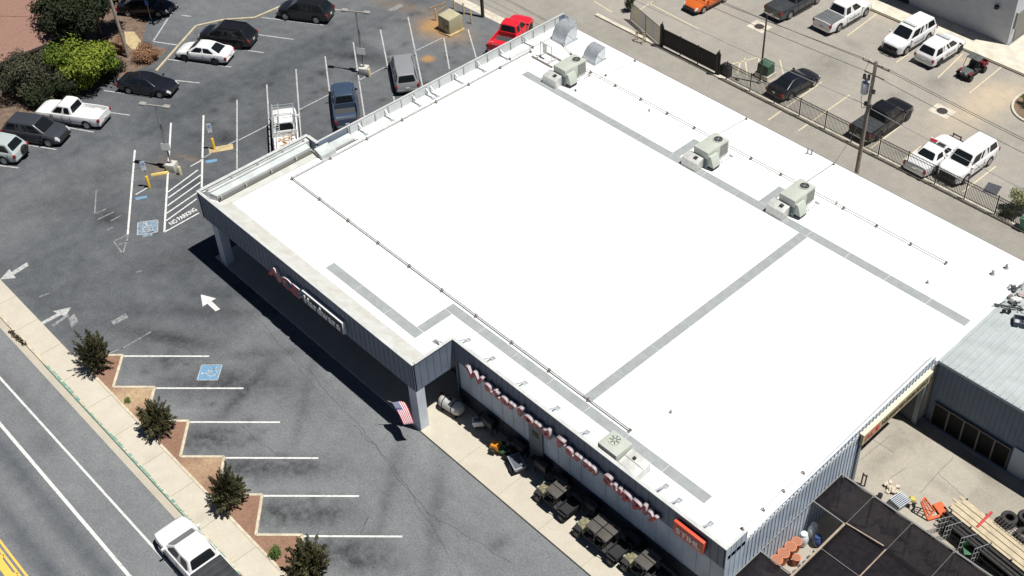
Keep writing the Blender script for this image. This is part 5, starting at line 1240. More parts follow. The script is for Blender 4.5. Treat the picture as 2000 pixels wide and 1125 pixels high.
MB().hexa([(-.32, -.18, .3), (.32, -.18, .3), (.32, .18, .3), (-.32, .18, .3)], [(-.38, -.22, .72), (.38, -.22, .72), (.38, .22, .72), (-.38, .22, .72)]).build('bowl', mat('white_plastic', (.70, .70, .72), .4), t, bevel=.05, seg=3)
MB().box(-.28, -.14, .70, .10, .14, .726).build('bowl_inside', mat('bowl_shade', (.12, .12, .13), .6), t); MB().box(-.26, -.12, 0, -.2, .12, .3).box(.2, -.12, 0, .26, .12, .3).build('leg', M_POLE, t)
p = sx((985, 880), .4); t = thing('ride_on_mower', 'orange and green ride-on machine at the edge of the shade', 'mower', (p.x - .2, p.y, GZ), rad(200))
MB().hexa([(.1, -.26, .30), (.75, -.22, .30), (.75, .22, .30), (.1, .26, .30)], [(.12, -.24, .72), (.66, -.18, .60), (.66, .18, .60), (.12, .24, .72)]).build('bonnet', mat('mower_orange', (.80, .30, .02), .45), t, bevel=.05)
MB().box(-.75, -.25, .26, .1, .25, .50).build('body', mat('mower_green', (.02, .16, .05), .45), t, bevel=.04); MB().hexa([(-.6, -.2, .5), (-.15, -.2, .5), (-.15, .2, .5), (-.6, .2, .5)], [(-.68, -.2, .9), (-.5, -.2, .62), (-.5, .2, .62), (-.68, .2, .9)]).build('seat', M_BLACK, t, bevel=.02)
for x, r in ((.5, .2), (-.5, .27)):
    for s in (1, -1): MB().lathe([(.08, -.08), (r, -.08), (r, .08), (.08, .08)], 16, Matrix.Translation((x, s * .34, r)) @ Matrix.Rotation(rad(90), 4, 'X')).build('wheel', M_TYRE, t)
MB().tube((.1, 0, .7), (-.12, 0, .92), .02, 6).lathe([(.15, -.012), (.15, .012), (.12, .012), (.12, -.012)], 14, Matrix.Translation((-.14, 0, .94)) @ Matrix.Rotation(rad(-40), 4, 'Y')).build('steering_wheel', M_BLACK, t)
p = sx((1012, 908), .4); t = thing('wheelbarrow', 'grey steel wheelbarrow-like trailer next to the ride-on machine', 'trailer', (p.x - .1, p.y, GZ), rad(160))
MB().hexa([(-.45, -.28, .30), (.45, -.28, .30), (.45, .28, .30), (-.45, .28, .30)], [(-.58, -.38, .66), (.55, -.38, .66), (.55, .38, .66), (-.58, .38, .66)]).build('tray', mat('tray_grey', (.34, .36, .39), .5, .3), t, bevel=.02)
MB().box(-.5, -.3, .62, .47, .3, .668).build('tray_inside', mat('tray_shadow', (.10, .11, .13), .6), t)
for s in (1, -1): MB().lathe([(.06, -.05), (.2, -.05), (.2, .05), (.06, .05)], 14, Matrix.Translation((-.15, s * .42, .2)) @ Matrix.Rotation(rad(90), 4, 'X')).build('wheel', M_TYRE, t)
MB().tube((.5, 0, .35), (1.1, 0, .45), .025, 6).build('drawbar', M_IRON, t)
def grill(label, x, y):
    t = thing('barbecue_grill', label, 'grill', (x, y, GZ), 0, 'black goods standing along the shop wall')
    MB().box(-.5, -.25, .55, .5, .25, .85).build('firebox', M_BLACK, t, bevel=.03)
    Mx = Matrix.Translation((0, 0, .86)) @ Matrix.Rotation(rad(90), 4, 'Y'); MB().lathe([(.02, -.45), (.24, -.45), (.24, .45), (.02, .45)], 16, Mx).build('lid', M_BLACK, t, smooth=True)
    for x, y in ((-.45, -.22), (.4, -.22), (-.45, .17), (.4, .17)): MB().box(x, y, 0, x + .05, y + .05, .55).build('leg', M_IRON, t)
    MB().box(-.85, -.2, .8, -.52, .2, .83).build('side_shelf', M_IRON, t)
    return t
g0 = grill('black barbecue grill against the shop wall between the tank and the tub', -37.6, 29.62)
for x, lb in ((-35.0, 'black barbecue grill against the shop wall behind the ride-on machine'), (-33.1, 'black barbecue grill against the shop wall behind the grey trailer'), (-31.5, 'black barbecue grill against the wall behind the first camouflage buggy'), (-29.2, 'black barbecue grill against the wall between the first and longest buggies'), (-26.0, 'black barbecue grill against the wall between the longest and last buggies')): dup(g0, (x, 29.62, GZ), label=lb)
t = thing('wall_panel_door', 'narrow grey service door in the slate shop wall', 'door', (-33.9, 29.95, .14)); MB().box(-.55, -.05, 0, .55, .0, 3.6).build('door_leaf', mat('service_door', (.16, .18, .20), .6), t); MB().box(-.25, -.07, 2.3, .25, -.05, 2.7).build('vent_grille', M_BLACK, t)

# scrap on the annex roof
ZA = 5.22
def on_roof(px): return G(px[0], px[1], ZA)
M_SCRAP = mat('scrap_dark', (.10, .10, .10), .6, .4, var=.3, sc=5)
p = on_roof((1968, 603)); t = thing('scrap_frame', 'dark bent metal frame with small wheels lying on the ribbed roof', 'scrap', p, rad(25))
mb = MB(); mb.bar((-.8, 0, .12), (.8, .1, .15), .10, .08).bar((-.2, -.4, .08), (.35, .45, .2), .08, .08).bar((.1, .4, .15), (.9, .2, .12), .05, .05).bar((-.7, -.1, .1), (-.2, .3, .25), .04, .04); mb.build('frame', M_SCRAP, t)
for a in ((-.2, -.42), (.1, -.35), (.35, .45)): MB().lathe([(.03, -.05), (.12, -.05), (.12, .05), (.03, .05)], 12, Matrix.Translation((a[0], a[1], .14)) @ Matrix.Rotation(1.2, 4, 'X')).build('wheel', M_TYRE, t)
scraps = [((1978, 593), 'grey ribbed scrap tube on the annex roof', 'tube', (.55, .22, .2), (.22, .22, .21)), ((1986, 588), 'white scrap box on the annex roof', 'box', (.5, .4, .22), (.72, .70, .68)), ((1979, 566), 'small black scrap bundle on the annex roof', 'bundle', (.35, .25, .2), (.06, .06, .065)), ((1995, 577), 'pinkish scrap sheet on the annex roof', 'sheet', (.7, .4, .1), (.46, .38, .37)), ((1998, 604), 'pale green scrap bottle on the annex roof', 'bottle', (.4, .22, .22), (.42, .52, .46)), ((1972, 582), 'rusty scrap clump on the annex roof', 'clump', (.3, .3, .15), (.20, .17, .15)), ((1986, 628), 'small round grey lid on the annex roof', 'lid', (.3, .3, .08), (.5, .48, .47)), ((1992, 560), 'bent dark scrap rod on the annex roof', 'rod', (.8, .06, .06), (.12, .12, .12))]
for i, (px, lb, kd, sz, c) in enumerate(scraps):
    p = on_roof(px); mb = MB(); m_ = mat('scrap_tone_%s' % kd, c, .6, var=.2, sc=6)
    if kd in ('tube', 'bottle', 'lid'):
        Mx = Matrix.Translation((0, 0, sz[2] / 2)) @ (Matrix.Rotation(rad(90), 4, 'Y') if kd != 'lid' else Matrix.Identity(4)); r = sz[1] / 2; hh = (sz[0] if kd != 'lid' else .06) / 2
        mb.lathe([(r * .5, -hh), (r, -hh * .85), (r, hh * .4), (r * .45, hh * .8), (r * .4, hh)], 14, Mx)
    else:
        for k in range(4): mb.obox((random.uniform(-.3, .3) * sz[0], random.uniform(-.3, .3) * sz[1], sz[2] * (.3 + .15 * k)), (sz[0] * random.uniform(.5, 1), sz[1] * random.uniform(.5, 1), sz[2] * random.uniform(.3, .6)), random.uniform(-.6, .6), random.uniform(-.3, .3))
    o = mb.build('roof_scrap', m_, bevel=.01); o.location = p; o.rotation_euler = (0, 0, i * 1.1); tag(o, lb, 'scrap')
p = on_roof((1996, 633)); o = MB().box(-.5, -.35, 0, .5, .35, .04).box(-.5, -.35, .04, .5, -.31, .34).box(-.5, .31, .04, .5, .35, .34).box(-.5, -.31, .04, -.46, .31, .34).box(.46, -.31, .04, .5, .31, .34).build('crate', mat('slate_crate', (.07, .09, .12), .6)); o.location = p; o.rotation_euler = (0, 0, .5); tag(o, 'dark slate-blue open crate on the annex roof', 'crate')
mb = MB()
for k in range(40):
    c = on_roof((random.uniform(1972, 2015), random.uniform(555, 630))); mb.obox((c.x, c.y, ZA + .02), (random.uniform(.04, .25), random.uniform(.02, .1), .04), random.random() * 3)
tag(mb.build('small_debris', mat('debris_grey', (.25, .24, .23), .7, var=.5)), kind='stuff')

# ------------------------------------------------------------------ shade cloth and yard goods
NZ = 2.7
def net_mat():
    m = bpy.data.materials.new('shade_cloth'); m.use_nodes = True; nt = m.node_tree; b = nt.nodes['Principled BSDF']
    tc = nt.nodes.new('ShaderNodeTexCoord'); nz = nt.nodes.new('ShaderNodeTexNoise'); nz.inputs['Scale'].default_value = 3; nz.inputs['Detail'].default_value = 8
    nt.links.new(tc.outputs['Object'], nz.inputs['Vector']); cr = nt.nodes.new('ShaderNodeValToRGB'); cr.color_ramp.elements[0].color = (.006, .007, .010, 1); cr.color_ramp.elements[1].color = (.034, .028, .031, 1)
    nt.links.new(nz.outputs['Fac'], cr.inputs['Fac']); nt.links.new(cr.outputs['Color'], b.inputs['Base Color']); b.inputs['Roughness'].default_value = .9; b.inputs['Specular IOR Level'].default_value = .05
    b.inputs['Alpha'].default_value = .84
    return m
M_NET = net_mat()
sh = thing('shade_structure', 'flat black shade cloth canopy over the plant yard', 'shade canopy', (-14, 35, 0))
def net(x0, x1, y0, y1, sag=.10):
    n, m_ = max(4, int((x1 - x0) / .5)), max(4, int((y1 - y0) / .5)); mb = MB()
    for j in range(m_ + 1):
        for i in range(n + 1):
            u, v = i / n, j / m_; x = x0 + (x1 - x0) * u; y = y0 + (y1 - y0) * v
            z = NZ - sag * (math.sin(math.pi * ((x + 20) / 2.4 % 1)) * .7 + .3 * math.sin(math.pi * ((y - 30) / 2.3 % 1))) + random.uniform(-.008, .008)
            mb.v.append((x, y, z))
    for j in range(m_):
        for i in range(n): mb.f.append([j * (n + 1) + i, j * (n + 1) + i + 1, (j + 1) * (n + 1) + i + 1, (j + 1) * (n + 1) + i]); mb.mi.append(0)
    o = mb.build('shade_cloth', M_NET, None, smooth=True, sharp=180); o.modifiers.new('thick', 'SOLIDIFY').thickness = .004; return at_base(o, sh)
net(-20.15, -6, 37.0, 39.5); net(-18.1, -6, 26, 36.98); net(-20.15, -18.12, 26, 32.6)
M_CABLE = mat('cable_grey', (.24, .235, .23), .5, .3)
mb = MB()
for x in (-18.1, -15.7, -13.2, -10.8, -8.4): mb.bar((x, 26, NZ + .03), (x, 39.5, NZ + .03), .018, .02)
mb.bar((-20.15, 39.5, NZ + .04), (-6, 39.5, NZ + .04), .10, .07); mb.bar((-20.15, 37.0, NZ + .03), (-18.1, 36.98, NZ + .03), .06, .05); mb.bar((-20.15, 32.6, NZ + .03), (-18.1, 32.62, NZ + .03), .06, .05); mb.bar((-18.1, 36.9, NZ + .06), (-18.1, 32.6, NZ + .06), .08, .06)
mb.bar((-18.1, 34.9, NZ + .02), (-6, 34.9, NZ + .02), .03, .03); mb.bar((-20.15, 30.4, NZ + .04), (-20.15, 39.5, NZ + .04), .05, .05)
at_base(mb.build('cable', M_CABLE, None), sh)
mb = MB(); mb.bar((-18.1, 37, NZ + .10), (-15.9, 37.2, NZ + .10), .07, .06).bar((-15.7, 37.1, NZ + .10), (-15.7, 33.5, NZ + .12), .06, .06).bar((-18.1, 36.9, NZ + .12), (-18.1, 32.0, NZ + .12), .11, .07); at_base(mb.build('timber_rail', mat('rail_wood', (.34, .27, .20), .8, var=.2), None), sh)
for x in (-20.0, -18.1, -15.7, -13.2, -10.8):
    for y in (39.45, 34.9):
        if x < -19 and y < 39: continue
        at_base(MB().box(x - .05, y - .05, 0, x + .05, y + .05, NZ + .02).build('post', M_WOOD, None), sh)
# pots and statues by the wall
M_TERRA = mat('terracotta', (.62, .22, .11), .75, var=.12, sc=3)
def pot(name, label, loc, prof, m, group=None, soil=True):
    t = thing(name, label, 'pot', loc, 0, group); MB().lathe(prof, 18).build('pot_body', m, t, smooth=True)
    if soil: r, z = prof[-1]; MB().lathe([(r * .88, z - .03), (r * .88, z + .004)], 18).build('soil', mat('pot_soil', (.36, .15, .09), .9), t)
    return t
tp = [(.22, 0), (.28, .3), (.33, .75), (.37, .82), (.37, .92)]
g_ = 'terracotta pots against the corrugated wall'
k0 = pot('terracotta_pot', 'big terracotta pot nearest the near net edge by the ribbed wall', (-19.9, 33.9, .02), [(r * .88, z) for r, z in tp], M_TERRA, g_)
dup(k0, (-19.9, 34.48, .02), label='second big terracotta pot along the ribbed wall from the near net edge'); dup(k0, (-19.9, 35.06, .02), label='third big terracotta pot along the ribbed wall from the near net edge'); dup(k0, (-19.9, 35.6, .02), label='terracotta pot along the ribbed wall next to the white urn', scale=.9)
dup(k0, (-19.35, 34.9, .02), label='low terracotta pot standing in front of the row by the ribbed wall', scale=.7)
vp = [(.16, 0), (.26, .25), (.29, .6), (.2, .85), (.14, .92), (.19, 1.0)]
pot('urn', 'white glazed urn beside the terracotta pots', (-19.85, 36.15, .02), vp, mat('urn_white', (.62, .66, .68), .3), 'glazed urns by the corrugated wall', False)
pot('urn', 'blue glazed urn between two pale urns', (-19.3, 36.65, .02), [(r * .9, z * .8) for r, z in vp], mat('urn_blue', (.05, .08, .20), .25), 'glazed urns by the corrugated wall', False)
pot('urn', 'tall pale urn next to the net corner by the corrugated wall', (-19.8, 36.9, .02), [(r, z * 1.1) for r, z in vp], MATS['urn_white'], 'glazed urns by the corrugated wall', False)
t = thing('wire_rack', 'low wire display rack of small grey ornaments by the terracotta pots', 'rack', (-18.75, 34.6, .02)); mb = MB()
for y in (-1.4, -.5, .5, 1.4): mb.tube((-.25, y, 0), (-.25, y, .6), .015, 5).tube((.25, y, 0), (.25, y, .6), .015, 5).tube((-.25, y, .6), (.25, y, .6), .015, 5)
for x in (-.25, 0, .25): mb.tube((x, -1.4, .6), (x, 1.4, .6), .012, 5).tube((x, -1.4, .3), (x, 1.4, .3), .012, 5)
mb.build('rack_frame', M_GALV, t)
for i in range(14):
    r = random.uniform(.06, .11); o = MB().lathe([(r * .7, 0), (r, r * .6), (r * .6, r * 1.8), (r * .75, r * 2.2), (r * .2, r * 3)], 10).build('garden_ornament', mat('ornament_grey', (.40, .40, .38), .8, var=.2), smooth=True)
    k = i % 7; o.location = (-18.75 + (-.14 if i < 7 else .14), 33.4 + k * .4, .64); tag(o, 'small grey stone garden ornament on the low wire rack', 'ornament', 'stone ornaments on the wire rack')

# yard clutter
p = G(1822, 1000); t = thing('pallet_frame', 'bright orange steel frame with a mesh side lying open in the yard', 'steel frame', (-16.35, 42.75, .02), rad(0))
M_OR = mat('orange_steel', (.62, .14, .05), .5, var=.1)
a, b, c, d_ = [G(*q) for q in ((1810, 1017), (1845, 1008), (1830, 985), (1800, 1010))]
loc = Vector((-16.35, 42.75, .02)); A, B_, C_ = G(1811, 1017) - loc, G(1845, 1008) - loc, G(1829, 986) - loc
MB().bar((A.x, A.y, .10), (B_.x, B_.y, .10), .16, .10).build('base_rail', M_OR, t); MB().bar((B_.x, B_.y, .14), (C_.x, C_.y, .14), .55, .08).build('plate', M_OR, t)
mb = MB(); top = [G(1799, 981, 1.0) - loc, G(1806, 972, 1.0) - loc]; q0 = Vector((A.x, A.y, .1)); q1 = G(1825, 998, .1) - loc
for u, v in ((q0, top[0]), (q1, top[1]), (top[0], top[1]), (q0, q1)): mb.bar(u, v, .08, .08)
for k in (.33, .66): mb.bar(q0.lerp(q1, k), top[0].lerp(top[1], k), .05, .05); mb.bar(q0.lerp(top[0], k), q1.lerp(top[1], k), .05, .05)
mb.build('mesh_side', M_OR, t)
p = G(1778, 990); t = thing('garden_tiller', 'small yellow-topped dark garden machine beside the orange frame', 'garden machine', p, rad(30))
MB().hexa([(-.2, -.15, .6), (.2, -.15, .6), (.2, .15, .6), (-.2, .15, .6)], [(-.12, -.12, .8), (.12, -.12, .78), (.12, .12, .78), (-.12, .12, .8)]).build('engine_cover', mat('tiller_yellow', (.55, .48, .10), .5), t, bevel=.03)
mb = MB(); mb.tube((0, 0, .62), (-.35, .2, .15), .03, 6).tube((0, 0, .62), (.3, .25, .1), .03, 6).tube((0, -.1, .6), (.25, -.35, .05), .03, 6).tube((-.1, 0, .6), (-.55, -.15, .85), .025, 6); mb.build('handle', M_IRON, t)
for x in (-.2, .2): MB().lathe([(.04, -.04), (.15, -.04), (.15, .04), (.04, .04)], 12, Matrix.Translation((x, .15, .15)) @ Matrix.Rotation(rad(90), 4, 'Y')).build('wheel', M_TYRE, t)
# lumber rack
LX0, LY0 = -15.3, 43.9
t = thing('lumber_rack', 'dark steel rack holding lumber at the right edge of the yard', 'rack', (-13.0, 43.3, .02)); mb = MB()
dirv = (G(2010, 1085) - G(1890, 995)).normalized(); dirv = Vector((1, -.12, 0)).normalized(); nrm = Vector((-dirv.y, dirv.x, 0))
base = Vector((-1.95, .75, 0))
for k in range(5):
    c = base + dirv * (k * 1.3)
    mb.bar((c.x, c.y, 0), (c.x, c.y, 1.15), .09, .09); e = c - nrm * 1.3; mb.bar((e.x, e.y, 0), (e.x, e.y, 1.15), .09, .09)
    for z in (.35, .95): mb.bar((c.x, c.y, z), (e.x, e.y, z), .08, .07)
mb.build('rack_frame', mat('rack_dark', (.06, .055, .05), .7), t)
mb = MB(); e0, e1 = base - nrm * .65, base - nrm * .65 + dirv * 5.2; mb.bar((e0.x, e0.y, .55), (e1.x, e1.y, .55), 1.1, .35); mb.build('dark_stock', mat('dark_stock', (.07, .06, .055), .8, var=.4, sc=5), t)
mb = MB(); random.seed(5)
for k in range(16):
    c = base - nrm * random.uniform(1.35, 1.95) + dirv * random.uniform(-.3, .5); q_ = c + dirv * random.uniform(4.5, 6.0); z = random.uniform(.15, .95)
    mb.tube((c.x, c.y, z), (q_.x, q_.y, z + random.uniform(-.05, .05)), random.uniform(.05, .11), 8)
for k in range(5):
    c = base - nrm * 1.35 + dirv * (k * 1.3 + .1); q_ = c - nrm * .7; mb.bar((c.x, c.y, .1), (q_.x, q_.y, .1), .1, .1).bar((c.x, c.y, .6), (q_.x, q_.y, .6), .1, .1)
mb.build('dark_pipe_stock', mat('dark_pipe', (.035, .033, .032), .6, var=.4, sc=5), t)
mb = MB()
for k in range(22):
    c = base - nrm * .1 + dirv * (1.9 + k * .18); q_ = base + nrm * .55 + dirv * (1.9 + k * .18); mb.tube((c.x, c.y, 1.22), (q_.x, q_.y, 1.22), .014, 5)
for k in range(5):
    c = base - nrm * (.1 - k * .16) + dirv * 1.8; mb.tube((c.x, c.y, 1.22), (c.x + dirv.x * 4.2, c.y + dirv.y * 4.2, 1.22), .016, 5)
mb.build('mesh_sheet', mat('mesh_dark', (.09, .08, .075), .6, .3), t)
GL = 'pale boards laid on the lumber rack'
for k in range(7):
    c = base - nrm * (.12 + k * .19) - dirv * random.uniform(.0, .5); e = c + dirv * random.uniform(5.2, 5.9)
    z = 1.06 + (.04 if k % 2 else 0)
    o = MB().bar((0, 0, 0), (e.x - c.x, e.y - c.y, 0), .17, .06).build('board', mat('pale_board', (.50, .42, .29), .8, var=.14, sc=2)); o.location = Vector((-13.0, 43.3, .02)) + c + Vector((0, 0, z)); tag(o, 'pale lumber board lying with others on top of the dark rack', 'board', GL)
tg = 'black tyres stacked beside the lumber rack'
def tyre_stack(label, px, n, r=.42):
    p = G(px[0], px[1], .6)
    for k in range(n):
        o = MB().lathe([(r * .55, -.10), (r * .9, -.12), (r, -.06), (r, .06), (r * .9, .12), (r * .55, .10), (r * .5, 0)], 24, Matrix.Identity(4)).build('tyre', M_TYRE, smooth=True)
        o.location = (p.x + .03 * k, p.y, .14 + k * .25); tag(o, label % ('bottom', 'second', 'third', 'top')[k if k < n - 1 else 3], 'tyre', tg)
def ring_mesh(r):
    mb = MB(); n, m_ = 28, 10
    for i in range(n):
        for j in range(m_):
            a = 2 * math.pi * i / n; b = 2 * math.pi * j / m_; R_ = r * .74 + r * .26 * math.cos(b); mb.v.append((R_ * math.cos(a), R_ * math.sin(a), .12 * math.sin(b)))
    for i in range(n):
        for j in range(m_): mb.f.append([i * m_ + j, ((i + 1) % n) * m_ + j, ((i + 1) % n) * m_ + (j + 1) % m_, i * m_ + (j + 1) % m_]); mb.mi.append(0)
    return mb
for px, nm, n in (((1970, 1012), 'stack fully in view beside the red bar', 3), ((2003, 1010), 'stack cut by the right edge', 3), ((2002, 1040), 'stack nearest the lumber, cut by the right edge', 2)):
    p = G(px[0], px[1], .5)
    for k in range(n):
        o = ring_mesh(.46).build('tyre', mat('tyre_dusty', (.035, .034, .033), .8, var=.3, sc=6), smooth=True, sharp=180); o.location = (p.x + .02 * k, p.y - .02 * k, .14 + k * .235)
        tag(o, '%s black tyre in the tyre %s' % ('bottom' if k == 0 else 'top' if k == n - 1 else 'middle', nm), 'tyre', tg)
p0, p1 = G(1908, 1030, 1.15), G(1937, 1000, 1.15); o = MB().bar((0, 0, 0), p1 - p0, .13, .10).build('red_bar', mat('red_steel', (.50, .06, .06), .5)); o.location = p0; tag(o, 'red steel bar laid across the end of the lumber', 'steel bar')
def cage_panel(label, px, rz, w, h):
    p = G(*px); t = thing('garden_trellis', label, 'wire panel', p, rz, 'wire panels and trellises along the shade cloth edge'); mb = MB()
    for k in range(6): mb.tube((w * k / 5 - w / 2, 0, 0), (w * k / 5 - w / 2, 0, h), .016, 5)
    for k in range(4): mb.tube((-w / 2, 0, h * k / 3), (w / 2, 0, h * k / 3), .016, 5)
    mb.build('wire_grid', M_GALV, t); return t
c0 = cage_panel('galvanised wire panel leaning at the shade edge below the lumber rack, nearest the orange frame', (1836, 1040), rad(60), 1.0, 1.3)
dup(c0, G(1855, 1052), rad(64), 'galvanised wire panel at the shade edge, between the orange frame and the green chair'); dup(c0, G(1885, 1075), rad(62), 'galvanised wire panel at the shade edge just before the green chair'); dup(c0, G(1910, 1095), rad(66), 'galvanised wire panel at the shade edge, furthest along towards the corner')
p = G(1888, 1085); t = thing('garden_chair', 'dark green metal garden chair at the shade cloth edge', 'chair', (p.x, p.y, 0), rad(40)); mgr = mat('chair_green', (.05, .16, .08), .5)
MB().box(-.25, -.25, .40, .25, .25, .44).build('seat', mgr, t, bevel=.01); MB().box(-.25, .22, .44, .25, .26, .9).build('backrest', mgr, t, bevel=.01)
for x in (-.23, .23):
    for y in (-.23, .23): MB().tube((x, y, 0), (x, y, .41), .018, 6).build('leg', mgr, t)
p = G(1685, 948); t = thing('rusty_stand', 'dark rusty upright frame beside the corner of the shade cloth', 'stand', p, 0); MB().box(-.14, -.04, 0, -.08, .04, 1.0).box(.08, -.04, 0, .14, .04, 1.0).box(-.14, -.03, .85, .14, .03, .93).build('uprights', mat('rust_dark', (.09, .06, .045), .8), t)
o = MB().lathe([(.12, 0), (.14, .3), (.10, .34)], 12).build('black_bucket', M_BLACK); o.location = G(1718, 972); tag(o, 'small black bucket beside the far edge of the shade cloth', 'bucket')
# sacks, stakes, odds and ends along the net edge
mb = MB()
for k in range(46):
    u = k / 46; x = -17.9 + u * 6.8; y = 39.85 + .5 * random.random(); h = random.uniform(.3, 1.2)
    mb.bar((x, y, 0), (x + random.uniform(-.1, .1), y + random.uniform(-.1, .1), h), .03, .03)
    if k % 2: mb.obox((x, y, random.uniform(.1, .5)), (random.uniform(.1, .35), random.uniform(.1, .3), random.uniform(.1, .4)), random.random() * 3)
tag(mb.build('yard_clutter', mat('clutter_grey', (.24, .25, .25), .7, var=.7, sc=4)), kind='stuff')
t = thing('stacked_panels', 'leaning stack of pale corrugated panels at the shade cloth edge', 'panel stack', G(1740, 985), rad(-10)); mb = MB()
for k in range(8): mb.obox((k * .1, .0, .5), (.05, .9, 1.0), 0, 0, rad(18))
mb.build('panel', mat('panel_blue_grey', (.36, .40, .44), .5, .2), t)
p = G(1738, 958); o = MB()
for k in range(16): a = random.random() * 6.28; r_ = random.uniform(0, .4); o.obox((r_ * math.cos(a), r_ * 1.3 * math.sin(a), random.uniform(.05, .25)), (.25, .2, .12), random.random() * 3, random.random() * .5)
o = o.build('stone_pile', mat('pale_stone', (.56, .48, .38), .9, var=.2), bevel=.02); o.location = p; tag(o, 'heap of pale stones at the shade cloth edge', 'stones')
# ================================================================== VEGETATION
def leaf_cloud(blobs, n, size, shell=.55, seed=1, squash=1.0, up=.25):
    """n small folded leaves scattered through the given ellipsoids (x, y, z, rx, ry, rz), denser towards their surface"""
    rng = random.Random(seed); mb = MB(); tint = []
    wts = [b[3] * b[4] * b[5] for b in blobs]; btint = [rng.uniform(-.18, .18) for _ in blobs]
    for _ in range(n):
        bi = rng.choices(range(len(blobs)), wts)[0]; b = blobs[bi]
        while True:
            d = Vector((rng.gauss(0, 1), rng.gauss(0, 1), rng.gauss(0, 1)))
            if d.length > .01: break
        d.normalize(); r = (shell + (1 - shell) * rng.random()) if rng.random() < .8 else rng.random() * shell
        r *= 1 + rng.uniform(-.12, .16)
        c = Vector((b[0] + d.x * b[3] * r, b[1] + d.y * b[4] * r, b[2] + d.z * b[5] * r))
        nn = (d + Vector((rng.uniform(-.8, .8), rng.uniform(-.8, .8), rng.uniform(-.4, .8) + up))).normalized()
        x = nn.orthogonal().normalized(); x = (x * math.cos(6.28 * rng.random()) + nn.cross(x) * math.sin(6.28 * rng.random())); x = x.normalized(); y = nn.cross(x)
        s = size * rng.uniform(.6, 1.4); f = nn * s * .25
        mb.add([c - x * s, c - y * s * .45 + f, c + x * s, c + y * s * .45 + f], [(0, 1, 2), (0, 2, 3)])
        t = .5 + btint[bi] * 1.6 + rng.uniform(-.3, .3); tint += [t] * 4
    return mb, tint
def crown(mbt, m, parent, name='crown'):
    mb, tint = mbt; o = mb.build(name, m, parent); at = o.data.attributes.new('tint', 'FLOAT', 'POINT'); at.data.foreach_set('value', tint); return o
L_OLIVE = leaf_mat('olive_leaf', (.034, .036, .016), (.150, .142, .072)); L_DARK = leaf_mat('dark_leaf', (.012, .020, .010), (.050, .062, .030))
L_LIME = leaf_mat('lime_leaf', (.05, .10, .012), (.34, .40, .055)); L_RUST = leaf_mat('rust_leaf', (.22, .11, .06), (.46, .28, .17)); L_GREEN = leaf_mat('green_leaf', (.04, .09, .02), (.18, .26, .07)); L_GREY = leaf_mat('grey_leaf', (.035, .040, .026), (.14, .14, .085))
L_PALE = leaf_mat('pale_leaf', (.20, .22, .10), (.44, .44, .26))
M_BARK = mat('bark', (.13, .10, .075), .9, var=.3, sc=8)

def spray_tree(seed):
    """young street tree: a short trunk and many shoots fanning up and out, each with its leaves"""
    rng = random.Random(seed); t = bpy.data.objects.new('street_tree', None); COL.objects.link(t)
    tr = MB(); tr.tube((0, 0, 0), (.02, 0, .9), .055, 8, .045); lf = MB(); tint = []
    for k in range(80 + seed * 4):
        az = rng.random() * 6.283; el = math.asin(rng.uniform(.03, 1)) ; L_ = rng.uniform(.80, 1.25) * (1.25 if rng.random() < .14 else 1.0)
        d = Vector((math.cos(az) * math.cos(el), math.sin(az) * math.cos(el), math.sin(el) * 1.75)); s = Vector((0, 0, rng.uniform(.45, 1.1)))
        e = s + d * L_; e.z -= .15 * (1 - math.sin(el)); mid = s.lerp(e, .5) + Vector((0, 0, .12))
        tr.tube(s, mid, .018, 5, .012); tr.tube(mid, e, .012, 4, .004); tb = rng.uniform(-.2, .2)
        for j in range(64):
            u = rng.uniform(.22, 1.0) ** .8; c = (s.lerp(mid, u * 2) if u < .5 else mid.lerp(e, u * 2 - 1)); w = .15 * (1.15 - u)
            c = c + Vector((rng.gauss(0, w), rng.gauss(0, w), rng.gauss(0, w)))
            x = (d + Vector((rng.uniform(-.7, .7), rng.uniform(-.7, .7), rng.uniform(-.5, .7)))).normalized(); y = x.orthogonal().normalized(); sz = rng.uniform(.055, .115)
            lf.add([c - x * sz, c + y * sz * .42, c + x * sz, c - y * sz * .42], [(0, 1, 2, 3)]); tint += [.4 + tb + .35 * u * rng.random() + rng.uniform(-.15, .15)] * 4
    tr.build('trunk', M_BARK, t); crown((lf, tint), L_OLIVE, t); return t
base = [spray_tree(s) for s in (3, 8, 5, 12)]
spots = [((188, 724), .98, 'bushy street tree by the first zigzag bay, nearest the driveway arrows'), ((306, 850), .92, 'bushy street tree in the planter between the blue wheelchair bay and the bike rack post'), ((446, 992), .97, 'bushy street tree in the planter beside the hood of the road pickup'), ((610, 1130), 1.05, 'bushy street tree at the bottom edge beside the small green shrub')]
for i, (px, s, lb) in enumerate(spots):
    p = G(*px); loc = (p.x, max(p.y, 15.95), .06)
    if i < 4: o = base[i]; o.location = loc; o.rotation_euler = (0, 0, i * 1.3); o.scale = (s,) * 3; tag(o, lb, 'tree', 'young street trees in the zigzag planter')
    else: dup(base[i - 2], loc, i * 2.1, lb, 'young street trees in the zigzag planter', s).__setitem__('category', 'tree')
def bush(name, label, px, blobs, n, size, lm, z=0.0, cat='bush', seed=1, trunk=None, loc=None, group=None):
    p = loc or G(*px); t = thing(name, label, cat, (p[0], p[1], z), 0, group)
    crown(leaf_cloud(blobs, n, size, seed=seed), lm, t, 'foliage' if not trunk else 'crown')
    mb = MB()
    if trunk: mb.tube((0, 0, 0), (0, 0, trunk), .16, 8, .10)
    for b in blobs: mb.tube((0, 0, (trunk or 0.0) * .9), (b[0] * .8, b[1] * .8, b[2]), .05 if trunk else .02, 5, .015)
    mb.build('trunk' if trunk else 'stems', M_BARK, t); return t
